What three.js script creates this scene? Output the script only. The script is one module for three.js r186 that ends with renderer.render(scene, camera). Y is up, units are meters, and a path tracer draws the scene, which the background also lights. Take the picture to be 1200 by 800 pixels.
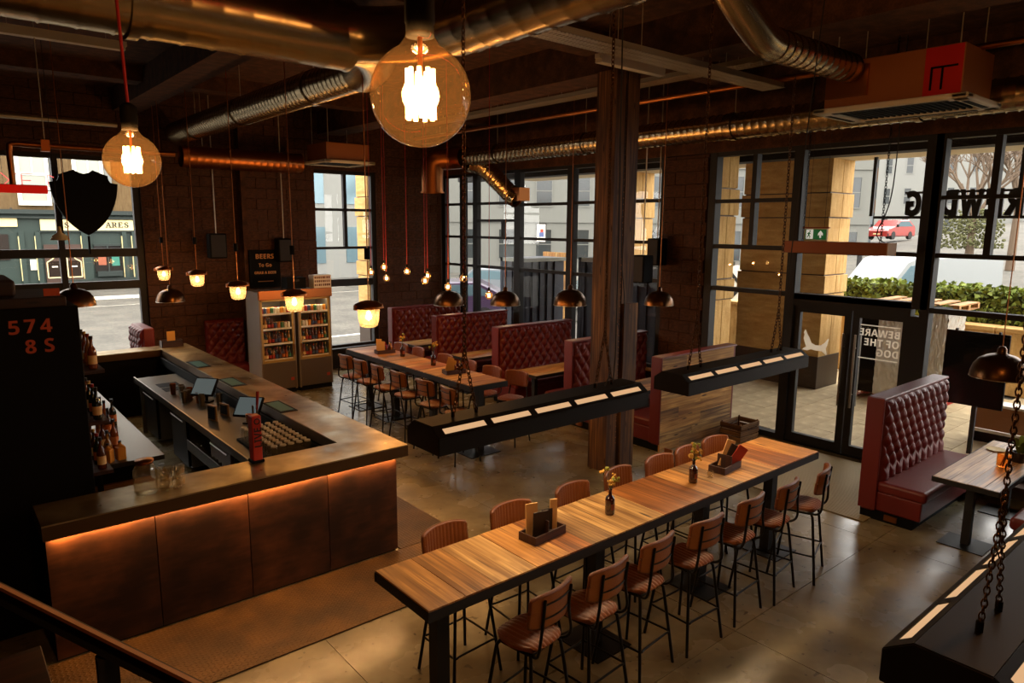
import * as THREE from 'three';
import { RoundedBoxGeometry } from 'three/addons/geometries/RoundedBoxGeometry.js';
import { mergeGeometries } from 'three/addons/utils/BufferGeometryUtils.js';
import { FontLoader } from 'three/addons/loaders/FontLoader.js';
import { TextGeometry } from 'three/addons/geometries/TextGeometry.js';
import { RectAreaLightUniformsLib } from 'three/addons/lights/RectAreaLightUniformsLib.js';
RectAreaLightUniformsLib.init();

// ---------- camera, sky, exposure ----------
const scene = new THREE.Scene();
const EYE = new THREE.Vector3(0, 3.4, 0), FOCAL = 818.8;
const PITCH = 0.16513, YAW = 0.871213, ROLL = 0.00757;
const V3 = (x, y, z) => new THREE.Vector3(x, y, z);
const flat = V3(Math.cos(YAW), 0, -Math.sin(YAW)), side0 = V3(Math.sin(YAW), 0, Math.cos(YAW)), upv = V3(0, 1, 0);
const FWD = flat.clone().multiplyScalar(Math.cos(PITCH)).addScaledVector(upv, -Math.sin(PITCH));
const up0 = upv.clone().multiplyScalar(Math.cos(PITCH)).addScaledVector(flat, Math.sin(PITCH));
const RIGHT = side0.clone().multiplyScalar(Math.cos(ROLL)).addScaledVector(up0, Math.sin(ROLL));
const UPC = up0.clone().multiplyScalar(Math.cos(ROLL)).addScaledVector(side0, -Math.sin(ROLL));
const camera = new THREE.PerspectiveCamera(2 * Math.atan(400 / FOCAL) * 180 / Math.PI, 1.5, 0.05, 400);
camera.position.copy(EYE);
camera.quaternion.setFromRotationMatrix(new THREE.Matrix4().makeBasis(RIGHT, UPC, FWD.clone().negate()));
scene.add(camera);
// overcast sky, one tone all round
scene.background = new THREE.Color().setRGB(1.0, 0.97, 0.92);
scene.backgroundIntensity = 8;
const renderer = new THREE.WebGLRenderer({ antialias: true });
renderer.toneMapping = THREE.LinearToneMapping;
renderer.toneMappingExposure = 0.88;
renderer.shadowMap.enabled = true;

const LED = 220, TROUGH = 17, TUBEG = 45, FILA = 30, BULBN = 2.6, BULBS = 1.5, JARG = 10, JARL = 1.2, DOME = 1.9, FRIDGE = 28;
// pixel directions, used to read positions off the photograph's planes
const dir = (px, py) => RIGHT.clone().multiplyScalar(px - 600).addScaledVector(UPC, -(py - 400)).addScaledVector(FWD, FOCAL);
const onY = (px, py, h) => { const d = dir(px, py); return EYE.clone().addScaledVector(d, (h - EYE.y) / d.y); };
const onX = (px, py, x) => { const d = dir(px, py); return EYE.clone().addScaledVector(d, x / d.x); };
const onZ = (px, py, z) => { const d = dir(px, py); return EYE.clone().addScaledVector(d, z / d.z); };
const onD = (px, py, depth) => EYE.clone().addScaledVector(dir(px, py), depth / FOCAL);

// ---------- helpers ----------
let seed = 1234567;
const rnd = () => { seed = (seed * 1664525 + 1013904223) >>> 0; return seed / 4294967296; };
const rr = (a, b) => a + (b - a) * rnd();
const taken = new Map();
const numbered = (n) => { const k = taken.get(n) || 0; taken.set(n, k + 1); return k ? n + '_' + String(k).padStart(3, '0') : n; };
const lit = (o) => { o.castShadow = true; o.receiveShadow = true; return o; };
function mesh(name, geo, mat, parent) {
  const g = Array.isArray(geo) ? merge(geo) : geo;
  const m = lit(new THREE.Mesh(g, mat)); m.name = parent ? name : numbered(name); (parent || scene).add(m); return m;
}
function clean(g) {
  let q = g.index ? g.toNonIndexed() : g.clone();
  for (const k of Object.keys(q.attributes)) if (!['position', 'normal', 'uv'].includes(k)) q.deleteAttribute(k);
  if (!q.attributes.uv) q.setAttribute('uv', new THREE.BufferAttribute(new Float32Array(q.attributes.position.count * 2), 2));
  q.morphAttributes = {}; return q;
}
const merge = (l) => l.length === 1 ? l[0] : mergeGeometries(l.map(clean), false);
function thing(name, label, category, pos = [0, 0, 0], turn = 0, group, kind) {
  const o = new THREE.Group(); o.name = numbered(name); scene.add(o); o.position.set(...pos); o.rotation.y = turn;
  o.userData = { label, category }; if (group) o.userData.group = group; if (kind) o.userData.kind = kind; return o;
}
function tag(o, label, category, group, kind) { o.userData = { label, category }; if (group) o.userData.group = group; if (kind) o.userData.kind = kind; return o; }
function structure(name, label, category) { return thing(name, label, category, [0, 0, 0], 0, null, 'structure'); }
function copyOf(root, pos, turn, label, group) {
  const r = root.clone(); r.name = numbered(root.name.replace(/_\d{3}$/, '')); scene.add(r); r.position.set(...pos); r.rotation.y = turn;
  r.userData = { ...root.userData }; if (label) r.userData.label = label; if (group) r.userData.group = group; return r;
}
// box by its corners
function bx(x0, x1, y0, y1, z0, z1) { const g = new THREE.BoxGeometry(Math.abs(x1 - x0), Math.abs(y1 - y0), Math.abs(z1 - z0)); g.translate((x0 + x1) / 2, (y0 + y1) / 2, (z0 + z1) / 2); return uvm(g); }
function rbx(x0, x1, y0, y1, z0, z1, r = 0.01, seg = 2) { const w = Math.abs(x1 - x0), h = Math.abs(y1 - y0), d = Math.abs(z1 - z0); const g = new RoundedBoxGeometry(w, h, d, seg, Math.min(r, w / 2.01, h / 2.01, d / 2.01)); g.translate((x0 + x1) / 2, (y0 + y1) / 2, (z0 + z1) / 2); return uvm(g); }
// uv in metres, projected along the dominant axis; grain says along which axis v runs on horizontal faces
function uvm(g, grain = 'x', ou = 0, ov = 0) {
  if (!g.attributes.normal) g.computeVertexNormals();
  const p = g.attributes.position, n = g.attributes.normal, uv = new Float32Array(p.count * 2);
  for (let i = 0; i < p.count; i++) {
    const ax = Math.abs(n.getX(i)), ay = Math.abs(n.getY(i)), az = Math.abs(n.getZ(i)); let a, b;
    const x = p.getX(i), y = p.getY(i), z = p.getZ(i);
    if (grain === 'x') { b = x; a = ay >= az ? z : y; if (ax > ay && ax > az) { b = y; a = z; } }
    else if (grain === 'z') { b = z; a = ay >= ax ? x : y; if (az > ay && az > ax) { b = y; a = x; } }
    else { b = y; a = ax >= az ? z : x; if (ay > ax && ay > az) { b = x; a = z; } }
    uv[2 * i] = a + ou; uv[2 * i + 1] = b + ov;
  }
  g.setAttribute('uv', new THREE.BufferAttribute(uv, 2)); return g;
}
function rod(a, b, r, seg = 8, r2 = r) {
  const A = Array.isArray(a) ? V3(...a) : a, B = Array.isArray(b) ? V3(...b) : b, d = B.clone().sub(A), L = d.length();
  const g = new THREE.CylinderGeometry(r2, r, L, seg, 1); g.translate(0, L / 2, 0);
  g.applyQuaternion(new THREE.Quaternion().setFromUnitVectors(V3(0, 1, 0), d.normalize())); g.translate(A.x, A.y, A.z); return g;
}
function bar(a, b, w, h) { // square bar between two points
  const A = V3(...a), B = V3(...b), d = B.clone().sub(A), L = d.length(); const g = new THREE.BoxGeometry(w, L, h); g.translate(0, L / 2, 0);
  g.applyQuaternion(new THREE.Quaternion().setFromUnitVectors(V3(0, 1, 0), d.normalize())); g.translate(A.x, A.y, A.z); return g;
}
function tube(pts, r, seg = 24, rad = 8, closed = false, tension = 0.5) { return new THREE.TubeGeometry(new THREE.CatmullRomCurve3(pts.map((p) => Array.isArray(p) ? V3(...p) : p), closed, 'catmullrom', tension), seg, r, rad, closed); }
const lathe = (pts, seg = 20) => new THREE.LatheGeometry(pts.map(([a, b]) => new THREE.Vector2(a, b)), seg);
function ext(pts, depth, bevel = 0) { const s = new THREE.Shape(pts.map(([a, b]) => new THREE.Vector2(a, b))); return new THREE.ExtrudeGeometry(s, { depth, bevelEnabled: bevel > 0, bevelSize: bevel, bevelThickness: bevel, bevelSegments: 1, curveSegments: 8 }); }
// a closed sheet over (u,v): f(u,v) -> [x,y,z]
function sheet(f, nu, nv) {
  const pos = [], uv = [], idx = [];
  for (let j = 0; j <= nv; j++) for (let i = 0; i <= nu; i++) { const q = f(i / nu, j / nv); pos.push(q[0], q[1], q[2]); uv.push(i / nu, j / nv); }
  for (let j = 0; j < nv; j++) for (let i = 0; i < nu; i++) { const a = j * (nu + 1) + i, b = a + 1, c = a + nu + 1, d = c + 1; idx.push(a, b, d, a, d, c); }
  const g = new THREE.BufferGeometry(); g.setAttribute('position', new THREE.Float32BufferAttribute(pos, 3)); g.setAttribute('uv', new THREE.Float32BufferAttribute(uv, 2)); g.setIndex(idx); g.computeVertexNormals(); return g;
}
function chainGeo(a, b, link = 0.045, wire = 0.0045) { // a run of oval links
  const A = V3(...a), B = V3(...b), L = A.distanceTo(B), n = Math.max(2, Math.round(L / (link * 0.72))), list = [];
  const base = new THREE.TorusGeometry(link * 0.3, wire, 4, 8); base.scale(1, 1.65, 1); const tw = base.clone(); tw.rotateY(Math.PI / 2);
  const b2 = clean(base), t2 = clean(tw), q = new THREE.Quaternion().setFromUnitVectors(V3(0, 1, 0), B.clone().sub(A).normalize());
  for (let i = 0; i < n; i++) { const g = (i % 2 ? b2 : t2).clone(); g.applyQuaternion(q); const p = A.clone().lerp(B, (i + 0.5) / n); g.translate(p.x, p.y, p.z); list.push(g); }
  return mergeGeometries(list, false);
}

// ---------- textures ----------
function lattice(n, s) { const r = new Float32Array(n * n); let q = s; for (let i = 0; i < n * n; i++) { q = (q * 1664525 + 1013904223) >>> 0; r[i] = q / 4294967296; } return r; }
const LN = 64, LAT = [11, 22, 33, 44].map((s) => lattice(LN, s));
function noise(x, y, k = 0) { const L = LAT[k & 3]; const xi = Math.floor(x), yi = Math.floor(y), fx = x - xi, fy = y - yi, sx = fx * fx * (3 - 2 * fx), sy = fy * fy * (3 - 2 * fy); const m = (a) => ((a % LN) + LN) % LN; const a = L[m(yi) * LN + m(xi)], b = L[m(yi) * LN + m(xi + 1)], c = L[m(yi + 1) * LN + m(xi)], d = L[m(yi + 1) * LN + m(xi + 1)]; return a + (b - a) * sx + (c - a) * sy + (a - b - c + d) * sx * sy; }
const fbm = (x, y, o = 4, k = 0) => { let s = 0, a = 0.5, f = 1; for (let i = 0; i < o; i++) { s += a * noise(x * f, y * f, k + i); a *= 0.5; f *= 2; } return s; };
function tex(w, h, f, metres, srgb = true, ry) { // f(u,v) in 0..1 -> [r,g,b] 0..255
  const d = new Uint8Array(w * h * 4), B = 0.18; // edges cross-faded so that the tile repeats without a seam
  const lerp3 = (p, q, t) => [p[0] + (q[0] - p[0]) * t, p[1] + (q[1] - p[1]) * t, p[2] + (q[2] - p[2]) * t], f0 = f;
  const fu = (u, v) => u > 1 - B ? lerp3(f0(u, v), f0(u - 1, v), (u - 1 + B) / B) : f0(u, v); f = (u, v) => v > 1 - B ? lerp3(fu(u, v), fu(u, v - 1), (v - 1 + B) / B) : fu(u, v);
  for (let j = 0; j < h; j++) for (let i = 0; i < w; i++) { const c = f(i / w, j / h), o = 4 * (j * w + i); d[o] = c[0]; d[o + 1] = c[1]; d[o + 2] = c[2]; d[o + 3] = 255; }
  const t = new THREE.DataTexture(d, w, h, THREE.RGBAFormat); t.wrapS = t.wrapT = THREE.RepeatWrapping; t.magFilter = THREE.LinearFilter; t.minFilter = THREE.LinearMipmapLinearFilter; t.generateMipmaps = true;
  if (srgb) t.colorSpace = THREE.SRGBColorSpace; t.repeat.set(1 / metres, 1 / (ry || metres)); t.needsUpdate = true; return t;
}
const cl = (v) => Math.max(0, Math.min(255, v));
const mix3 = (a, b, t) => [cl(a[0] + (b[0] - a[0]) * t), cl(a[1] + (b[1] - a[1]) * t), cl(a[2] + (b[2] - a[2]) * t)];
const smooth = (a, b, x) => { const t = Math.max(0, Math.min(1, (x - a) / (b - a))); return t * t * (3 - 2 * t); };
// tileable-ish lookups: all lattice frequencies below divide LN
function woodTex(s, dark, light, knots) { return tex(256, 512, (u, v) => {
  const w = fbm(u * 16 + s, v * 2 + s, 3, 1) * 0.6, g = noise(u * 64 + w * 6, v * 4 + s, 2), g2 = noise(u * 32 + w * 9 + s, v * 2, 3), big = fbm(u * 4 + s, v * 2, 3, 0);
  let t = 0.22 + 0.6 * g2 + 0.34 * g - 0.2 + (big - 0.5) * 1.3; let c = mix3(dark, light, Math.max(0, Math.min(1, t)));
  const cr = noise(u * 64, v * 3 + s * 3, 1); if (cr > 0.86) c = mix3(c, [30, 18, 10], (cr - 0.86) * 5);
  for (const [ku, kv, kr] of knots) { const d = Math.hypot((u - ku) * 2.2, v - kv) / kr; if (d < 1) c = mix3([38, 20, 10], c, smooth(0.2, 1, d)); }
  const st = fbm(u * 8 + 5 * s, v * 6, 3, 2); if (st > 0.58) c = mix3(c, dark, (st - 0.58) * 3.2); return c; }, 0.6, true, 1.6); }
const woodA = woodTex(1, [128, 92, 56], [228, 192, 138], [[0.3, 0.2, 0.05], [0.7, 0.65, 0.06]]);
const woodB = woodTex(7, [114, 80, 48], [216, 172, 120], [[0.6, 0.4, 0.05]]);
const woodC = woodTex(13, [86, 60, 38], [222, 188, 140], [[0.2, 0.75, 0.05], [0.5, 0.1, 0.04], [0.8, 0.4, 0.04]]);
const concreteT = tex(512, 512, (u, v) => { const a = fbm(u * 8, v * 8, 5, 0), b = fbm(u * 2 + 3, v * 2, 3, 1), c = noise(u * 64, v * 64, 2); let t = 0.42 + (a - 0.47) * 1.2 + (b - 0.44) * 0.7 + (c - 0.5) * 0.12; const m = mix3([112, 101, 82], [190, 176, 148], Math.max(0, Math.min(1, t))); return (noise(u * 64 + 9, v * 64 + 4, 3) > 0.93) ? mix3(m, [50, 42, 32], 0.5) : m; }, 3.1);
const concreteR = tex(512, 512, (u, v) => { const a = fbm(u * 8, v * 8, 4, 2), b = fbm(u * 4 + 3, v * 4, 3, 1); const r = cl(118 + (a - 0.5) * 90 + (b - 0.5) * 60); return [0, r, 0]; }, 2.3, false);
const blockT = [0, 1, 2].map((k) => tex(256, 256, (u, v) => { const a = fbm(u * 8 + k * 3, v * 8, 5, k), c = noise(u * 64, v * 64, k); const t = 0.5 + (a - 0.5) * 1.2 + (c - 0.5) * 0.35; return mix3([70, 48, 36], [140, 104, 80], Math.max(0, Math.min(1, t))); }, 0.8));
const speckB = tex(256, 256, (u, v) => { const t = cl(128 + (fbm(u * 32, v * 32, 3, 1) - 0.45) * 260); return [t, t, t]; }, 0.5, false);
const leatherB = tex(256, 256, (u, v) => { const t = cl(140 + (noise(u * 64, v * 64, 1) - 0.5) * 130 + (fbm(u * 16, v * 16, 3, 2) - 0.5) * 120); return [t, t, t]; }, 0.22, false);
const brassT = tex(512, 512, (u, v) => { const a = fbm(u * 4, v * 4, 5, 1), b = fbm(u * 16 + 2, v * 16, 3, 0); const t = 0.5 + (a - 0.5) * 1.7 + (b - 0.5) * 0.5; return mix3([122, 102, 68], [206, 186, 144], Math.max(0, Math.min(1, t))); }, 1.7);
const brassR = tex(256, 256, (u, v) => { const a = fbm(u * 8, v * 8, 4, 3); return [0, cl(96 + (a - 0.5) * 70), 255]; }, 1.3, false);
const rustT = tex(512, 512, (u, v) => { const a = fbm(u * 4, v * 4, 5, 0), b = fbm(u * 32, v * 8, 3, 1); const t = 0.45 + (a - 0.5) * 1.6 + (b - 0.5) * 0.6; return mix3([44, 24, 14], [104, 60, 32], Math.max(0, Math.min(1, t))); }, 1.2);
const treadB = tex(256, 256, (u, v) => { const i = Math.floor(u * 16), j = Math.floor(v * 16), fx = u * 16 - i - 0.5, fy = v * 16 - j - 0.5, s = (i + j) % 2 ? 1 : -1; const a = (fx + s * fy) * 0.707, b = (fx - s * fy) * 0.707; const d = Math.hypot(a / 0.42, b / 0.16); const t = d < 1 ? 255 * (1 - d * d * 0.6) : 0; return [t, t, t]; }, 0.55, false);
const ribB = tex(64, 64, (u) => { const t = 255 * Math.abs(Math.sin(u * Math.PI * 8)); return [t, t, t]; }, 0.28, false);
const matT = tex(256, 256, (u, v) => { const t = fbm(u * 8, v * 8, 4, 1); return mix3([92, 66, 34], [150, 112, 62], Math.max(0, Math.min(1, 0.5 + (t - 0.5) * 1.6))); }, 1.6);
const stoneT = tex(256, 256, (u, v) => { const a = fbm(u * 4, v * 16, 4, 0), c = noise(u * 64, v * 64, 2); const t = 0.5 + (a - 0.5) * 1.2 + (c - 0.5) * 0.25; return mix3([176, 142, 88], [222, 194, 142], Math.max(0, Math.min(1, t))); }, 1.1);
const pavT = tex(256, 256, (u, v) => { const a = fbm(u * 8, v * 8, 5, 3); return mix3([164, 152, 128], [210, 198, 172], Math.max(0, Math.min(1, 0.5 + (a - 0.5) * 1.5))); }, 1.3);
const asphT = tex(256, 256, (u, v) => { const a = fbm(u * 4, v * 4, 3, 1), c = noise(u * 64, v * 64, 0); const t = cl(128 + (a - 0.5) * 60 + (c - 0.5) * 30); return [t, t * 0.98, t * 0.93]; }, 4.0);
const hedgeT = tex(256, 256, (u, v) => { const a = fbm(u * 32, v * 32, 3, 1); return mix3([28, 34, 14], [112, 118, 58], Math.max(0, Math.min(1, a * 1.9 - 0.5))); }, 0.9);
// ---------- materials ----------
const S = (o) => new THREE.MeshStandardMaterial(o);
const M = {
  floor: S({ map: concreteT, roughness: 0.6, roughnessMap: concreteR, color: 0xd4d4c6 }),
  joint: S({ color: 0x2a2620, roughness: 0.9 }),
  block: blockT.map((t) => S({ map: t, bumpMap: speckB, bumpScale: 0.004, roughness: 0.9, color: 0xbaa48c })),
  mortar: S({ color: 0x4a382c, roughness: 0.95 }),
  wallPlain: S({ map: blockT[1], roughness: 0.95, color: 0xbaa48c }),
  ceiling: S({ map: blockT[2], roughness: 0.95, color: 0xbaa48c }),
  beam: S({ map: blockT[0], roughness: 0.92, color: 0xbaa48c }),
  steel: S({ color: 0x14110f, roughness: 0.42, metalness: 0.6 }),
  steelMatt: S({ color: 0x120f0d, roughness: 0.7 }),
  frame: S({ color: 0x0e0b09, roughness: 0.66 }),
  duct: S({ color: 0xb8a482, roughness: 0.26, metalness: 1 }),
  foil: S({ color: 0xd2b88c, roughness: 0.2, metalness: 1 }),
  copper: S({ color: 0xa8683a, roughness: 0.34, metalness: 1 }),
  galv: S({ color: 0xc0b8a8, roughness: 0.45, metalness: 0.8 }),
  bench: S({ color: 0x625c52, roughness: 0.36, metalness: 1, bumpMap: speckB, bumpScale: 0.0004 }),
  stainless: S({ color: 0x9c968a, roughness: 0.32, metalness: 1, bumpMap: speckB, bumpScale: 0.0004 }),
  brass: S({ map: brassT, metalness: 0.85, roughness: 1, roughnessMap: brassR }),
  brassEdge: S({ color: 0x5a4126, metalness: 0.7, roughness: 0.42 }),
  rust: S({ map: rustT, metalness: 0.35, roughness: 0.5 }),
  red: S({ color: 0x621108, roughness: 0.48, bumpMap: leatherB, bumpScale: 0.0012 }),
  piping: S({ color: 0x9a5a40, roughness: 0.4 }),
  tan: S({ color: 0x6c3815, roughness: 0.32, bumpMap: leatherB, bumpScale: 0.001 }),
  tanBack: S({ color: 0x8a5222, roughness: 0.45, bumpMap: leatherB, bumpScale: 0.001 }),
  tread: S({ map: matT, bumpMap: treadB, bumpScale: 0.006, roughness: 0.5, metalness: 0.4, color: 0xa89e86 }),
  ribmat: S({ color: 0xa08c62, bumpMap: ribB, bumpScale: 0.02, roughness: 0.6, metalness: 0.3 }),
  black: new THREE.MeshPhysicalMaterial({ color: 0x070605, roughness: 0.75, specularIntensity: 0.3 }),
  blackGloss: S({ color: 0x0d0b0a, roughness: 0.2 }),
  dome: S({ color: 0x5c3e24, roughness: 0.28, metalness: 0.9 }),
  domeIn: S({ color: 0x5c3e24, roughness: 0.28, metalness: 0.9 }),
  white: S({ color: 0xd8d2c4, roughness: 0.6 }),
  cream: S({ color: 0xd8c690, roughness: 0.7 }),
  cable: S({ color: 0x14100e, roughness: 0.7 }),
  redCable: S({ color: 0xa81410, roughness: 0.6 }),
  paper: S({ color: 0xd0a468, roughness: 0.8 }),
  paperDark: S({ color: 0x2a1e16, roughness: 0.6 }),
  paperRed: S({ color: 0xa0301c, roughness: 0.7 }),
  darkWood: S({ map: woodB, color: 0x5a3a26, roughness: 0.6 }),
  crate: [0xe0c8a0, 0xc8ac80, 0xe8d4b0].map((c) => S({ map: woodC, color: c, roughness: 0.8 })),
  plank: [[woodA, 0xfffae4], [woodB, 0xffecc0], [woodC, 0xfff6dc], [woodA, 0xffe2b0], [woodB, 0xf0c48c], [woodC, 0xffecc4]].map(([m, c]) => S({ map: m, color: c, roughness: 0.42, bumpMap: m, bumpScale: 0.0012 })),
  clad: [[woodA, 0xffeab4], [woodC, 0xf4dca8], [woodA, 0xf0d8a0], [woodC, 0xfff0c0]].map(([m, c]) => S({ map: m, color: c, roughness: 0.7, bumpMap: m, bumpScale: 0.0015 })),
  post: [[woodC, 0xa88a66], [woodC, 0xa88a66]].map(([m, c]) => S({ map: m, color: c, roughness: 0.75, bumpMap: m, bumpScale: 0.001 })),
  glass: new THREE.MeshPhysicalMaterial({ color: 0xffffff, transmission: 1, thickness: 0, roughness: 0, ior: 1.45 }),
  amber: new THREE.MeshPhysicalMaterial({ color: 0xffd8a4, transmission: 0.996, thickness: 0, roughness: 0.02, ior: 1.5 }),
  jarGlass: new THREE.MeshPhysicalMaterial({ color: 0xffdca4, transmission: 1, thickness: 0, roughness: 0.25, ior: 1.45 }),
  tumbler: new THREE.MeshPhysicalMaterial({ color: 0xf8f4ea, transmission: 0.965, thickness: 0, roughness: 0.03, ior: 1.6 }),
  sparkleGlass: new THREE.MeshPhysicalMaterial({ color: 0xf0e8d8, transmission: 0.5, thickness: 0, roughness: 0.08, ior: 1.6 }),  // whitened so the upturned glass bases show a bright rim sparkle
  stone: S({ map: stoneT, roughness: 0.9, color: 0xf4e6cc }),
  stoneDark: S({ color: 0x3a2c20, roughness: 0.5 }),
  paving: S({ map: pavT, roughness: 0.8, color: 0xf4e8d2 }),
  asphalt: S({ map: asphT, roughness: 0.9, color: 0xa09c94 }),
  hedge: S({ map: hedgeT, roughness: 0.95 }),
  leaf: S({ color: 0x5a6a22, roughness: 0.7, side: THREE.DoubleSide }),
  navy: S({ color: 0x1c2434, roughness: 0.6 }),
};
const glow = (c, i) => S({ color: 0x000000, emissive: c, emissiveIntensity: i, roughness: 0.6 });
const WARM = new THREE.Color().setRGB(1, 0.66, 0.34), WARMER = new THREE.Color().setRGB(1, 0.44, 0.13);
function pointLight(p, i, parent, c = WARM, r = 1.5) { const l = new THREE.PointLight(c, i); l.position.set(...p); l.castShadow = true; l.shadow.radius = r; l.name = 'bulb_light'; (parent || scene).add(l); return l; }
function spot(p, target, i, angle, parent, c = WARM) { const l = new THREE.SpotLight(c, i, 0, angle, 0.5); l.position.set(...p); l.target.position.set(...target); l.castShadow = true; l.shadow.radius = 2; l.name = 'added_dome_light'; parent.add(l, l.target); return l; }
function area(p, w, h, look, i, c, parent) { const l = new THREE.RectAreaLight(c, i, w, h); l.position.set(...p); l.lookAt(...look); l.name = 'area_light'; (parent || scene).add(l); return l; }
const font = await new FontLoader().loadAsync('fonts/droid/droid_sans_bold.typeface.json');
const fontSerif = await new FontLoader().loadAsync('fonts/droid/droid_serif_bold.typeface.json');
function text(s, size, depth, f = font) { const g = new TextGeometry(s, { font: f, size, depth, height: depth, curveSegments: 3, bevelEnabled: false }); g.computeBoundingBox(); const b = g.boundingBox; g.translate(-(b.min.x + b.max.x) / 2, -(b.min.y + b.max.y) / 2, 0); return g; }

// ================= the room =================
const XW = 10.35, ZB = -15.2, CEIL = 5.85;
{ // floor: cast panels with saw-cut joints
  const f = structure('floor', 'polished grey brown concrete floor with saw-cut joints', 'floor');
  mesh('bed', bx(-6, XW + 0.3, -0.25, -0.012, ZB - 0.3, 4.5), M.joint, f);
  for (let x = -6; x < XW - 0.1; x += 2.75) for (let z = ZB; z < 4.4; z += 2.45) {
    const x1 = Math.min(x + 2.744, XW + 0.3), z1 = Math.min(z + 2.444, 4.5); mesh('slab', uvm(bx(x, x1, -0.02, 0, z, z1), 'x', 0, 0), M.floor, f);
  }
}
{ const c = structure('ceiling', 'bare concrete ceiling slab high above the bar', 'ceiling'); mesh('slab', bx(-6.3, XW + 0.3, CEIL, CEIL + 0.3, ZB - 0.3, 4.8), M.ceiling, c);
  const bs = structure('trim_5', 'concrete downstand beams under the ceiling slab', 'beam'); let k = 0; for (const [x0, x1, b] of [[7.05, 7.6, 5.37], [3.0, 3.45, 5.45], [-1.6, -1.1, 5.45]]) mesh('beam', uvm(bx(x0, x1, b, CEIL, ZB, 4.5), 'z', k++), M.beam, bs);
  for (const z of [-13.0, -6.7, -0.6]) mesh('crossbeam', uvm(bx(-6, XW, 5.62, CEIL, z - 0.2, z + 0.2), 'x', k++), M.beam, bs);
}
const blockFull = new THREE.BoxGeometry(0.432, 0.207, 0.1);
function blocks(parent, along, a0, a1, y0, y1, face, inward) { // running bond on a wall face; along 'x' or 'z'
  const L = 0.442, Hh = 0.217; let row = 0;
  for (let y = y0; y < y1 - 0.03; y += Hh, row++) {
    const h = Math.min(Hh - 0.01, y1 - y); let a = a0 - (row % 2 ? L / 2 : 0);
    for (; a < a1 - 0.03; a += L) {
      const s = Math.max(a, a0), e = Math.min(a + L - 0.01, a1); if (e - s < 0.04) continue;
      const b = lit(new THREE.Mesh(blockFull, M.block[Math.floor(rnd() * 3)])); b.name = 'block'; parent.add(b);
      const j = rr(-0.005, 0.004); b.scale.set((e - s) / 0.432, h / 0.207, 1);
      if (along === 'x') b.position.set((s + e) / 2, y + h / 2, face - inward * 0.05 + j); else { b.rotation.y = Math.PI / 2; b.position.set(face - inward * 0.05 + j, y + h / 2, (s + e) / 2); }
    }
  }
}
{ // back wall
  const w = structure('wall_back', 'brown blockwork wall between the street windows', 'wall');
  mesh('core', [bx(-6, 10.65, 4.6, CEIL, ZB - 0.3, ZB - 0.09), bx(-6, -0.7, 0, 4.6, ZB - 0.3, ZB), bx(-0.7, 3.36, 0, 0.5, ZB - 0.3, ZB), bx(3.36, 6.84, 0, 4.6, ZB - 0.3, ZB - 0.09), bx(6.84, 8.5, 0, 0.45, ZB - 0.3, ZB), bx(8.5, 10.65, 0, 4.6, ZB - 0.3, ZB - 0.09)], M.mortar, w);
  blocks(w, 'x', 3.37, 5.3, 0, CEIL, ZB, 1); blocks(w, 'x', 8.5, XW, 0, CEIL, ZB, 1);
  blocks(w, 'x', -0.7, 3.36, 4.62, CEIL, ZB, 1); blocks(w, 'x', 6.84, 8.5, 4.62, CEIL, ZB, 1);
  const t = structure('trim_1', 'blockwork pilaster beside the drinks fridges', 'pilaster');
  mesh('core', bx(5.3, 6.82, 0, CEIL, ZB, ZB + 0.18), M.mortar, t); blocks(t, 'x', 5.3, 6.82, 0, CEIL, ZB + 0.26, 1);
  mesh('edge_strip', bx(5.2, 5.3, 0, CEIL, ZB, ZB + 0.27), M.wallPlain, t);
}
{ // window wall
  const w = structure('wall_right', 'blockwork pier and header of the glazed street front', 'wall');
  mesh('header', bx(XW, XW + 0.3, 4.62, CEIL, ZB - 0.3, 4.8), M.wallPlain, w);
  mesh('core', [bx(XW + 0.09, XW + 0.3, 0, 4.62, -8.06, -7.16), bx(XW, XW + 0.3, 0, 0.72, ZB, -8.06), bx(XW, XW + 0.3, 0, 4.62, 0.9, 4.8), bx(XW, XW + 0.3, 0, 0.22, -3.62, 0.9)], M.mortar, w);
  blocks(w, 'z', -8.06, -7.16, 0, 4.6, XW, -1);
}
{ const w = structure('wall_left', 'plain dark wall behind the bar', 'wall'); mesh('core', bx(-6.3, -6, 0, CEIL, ZB - 0.3, 4.8), M.wallPlain, w); }
{ const w = structure('wall_front', 'plain wall behind the stair landing', 'wall'); mesh('core', bx(-6.3, XW + 0.3, 0, CEIL, 4.5, 4.8), M.wallPlain, w); }

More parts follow.
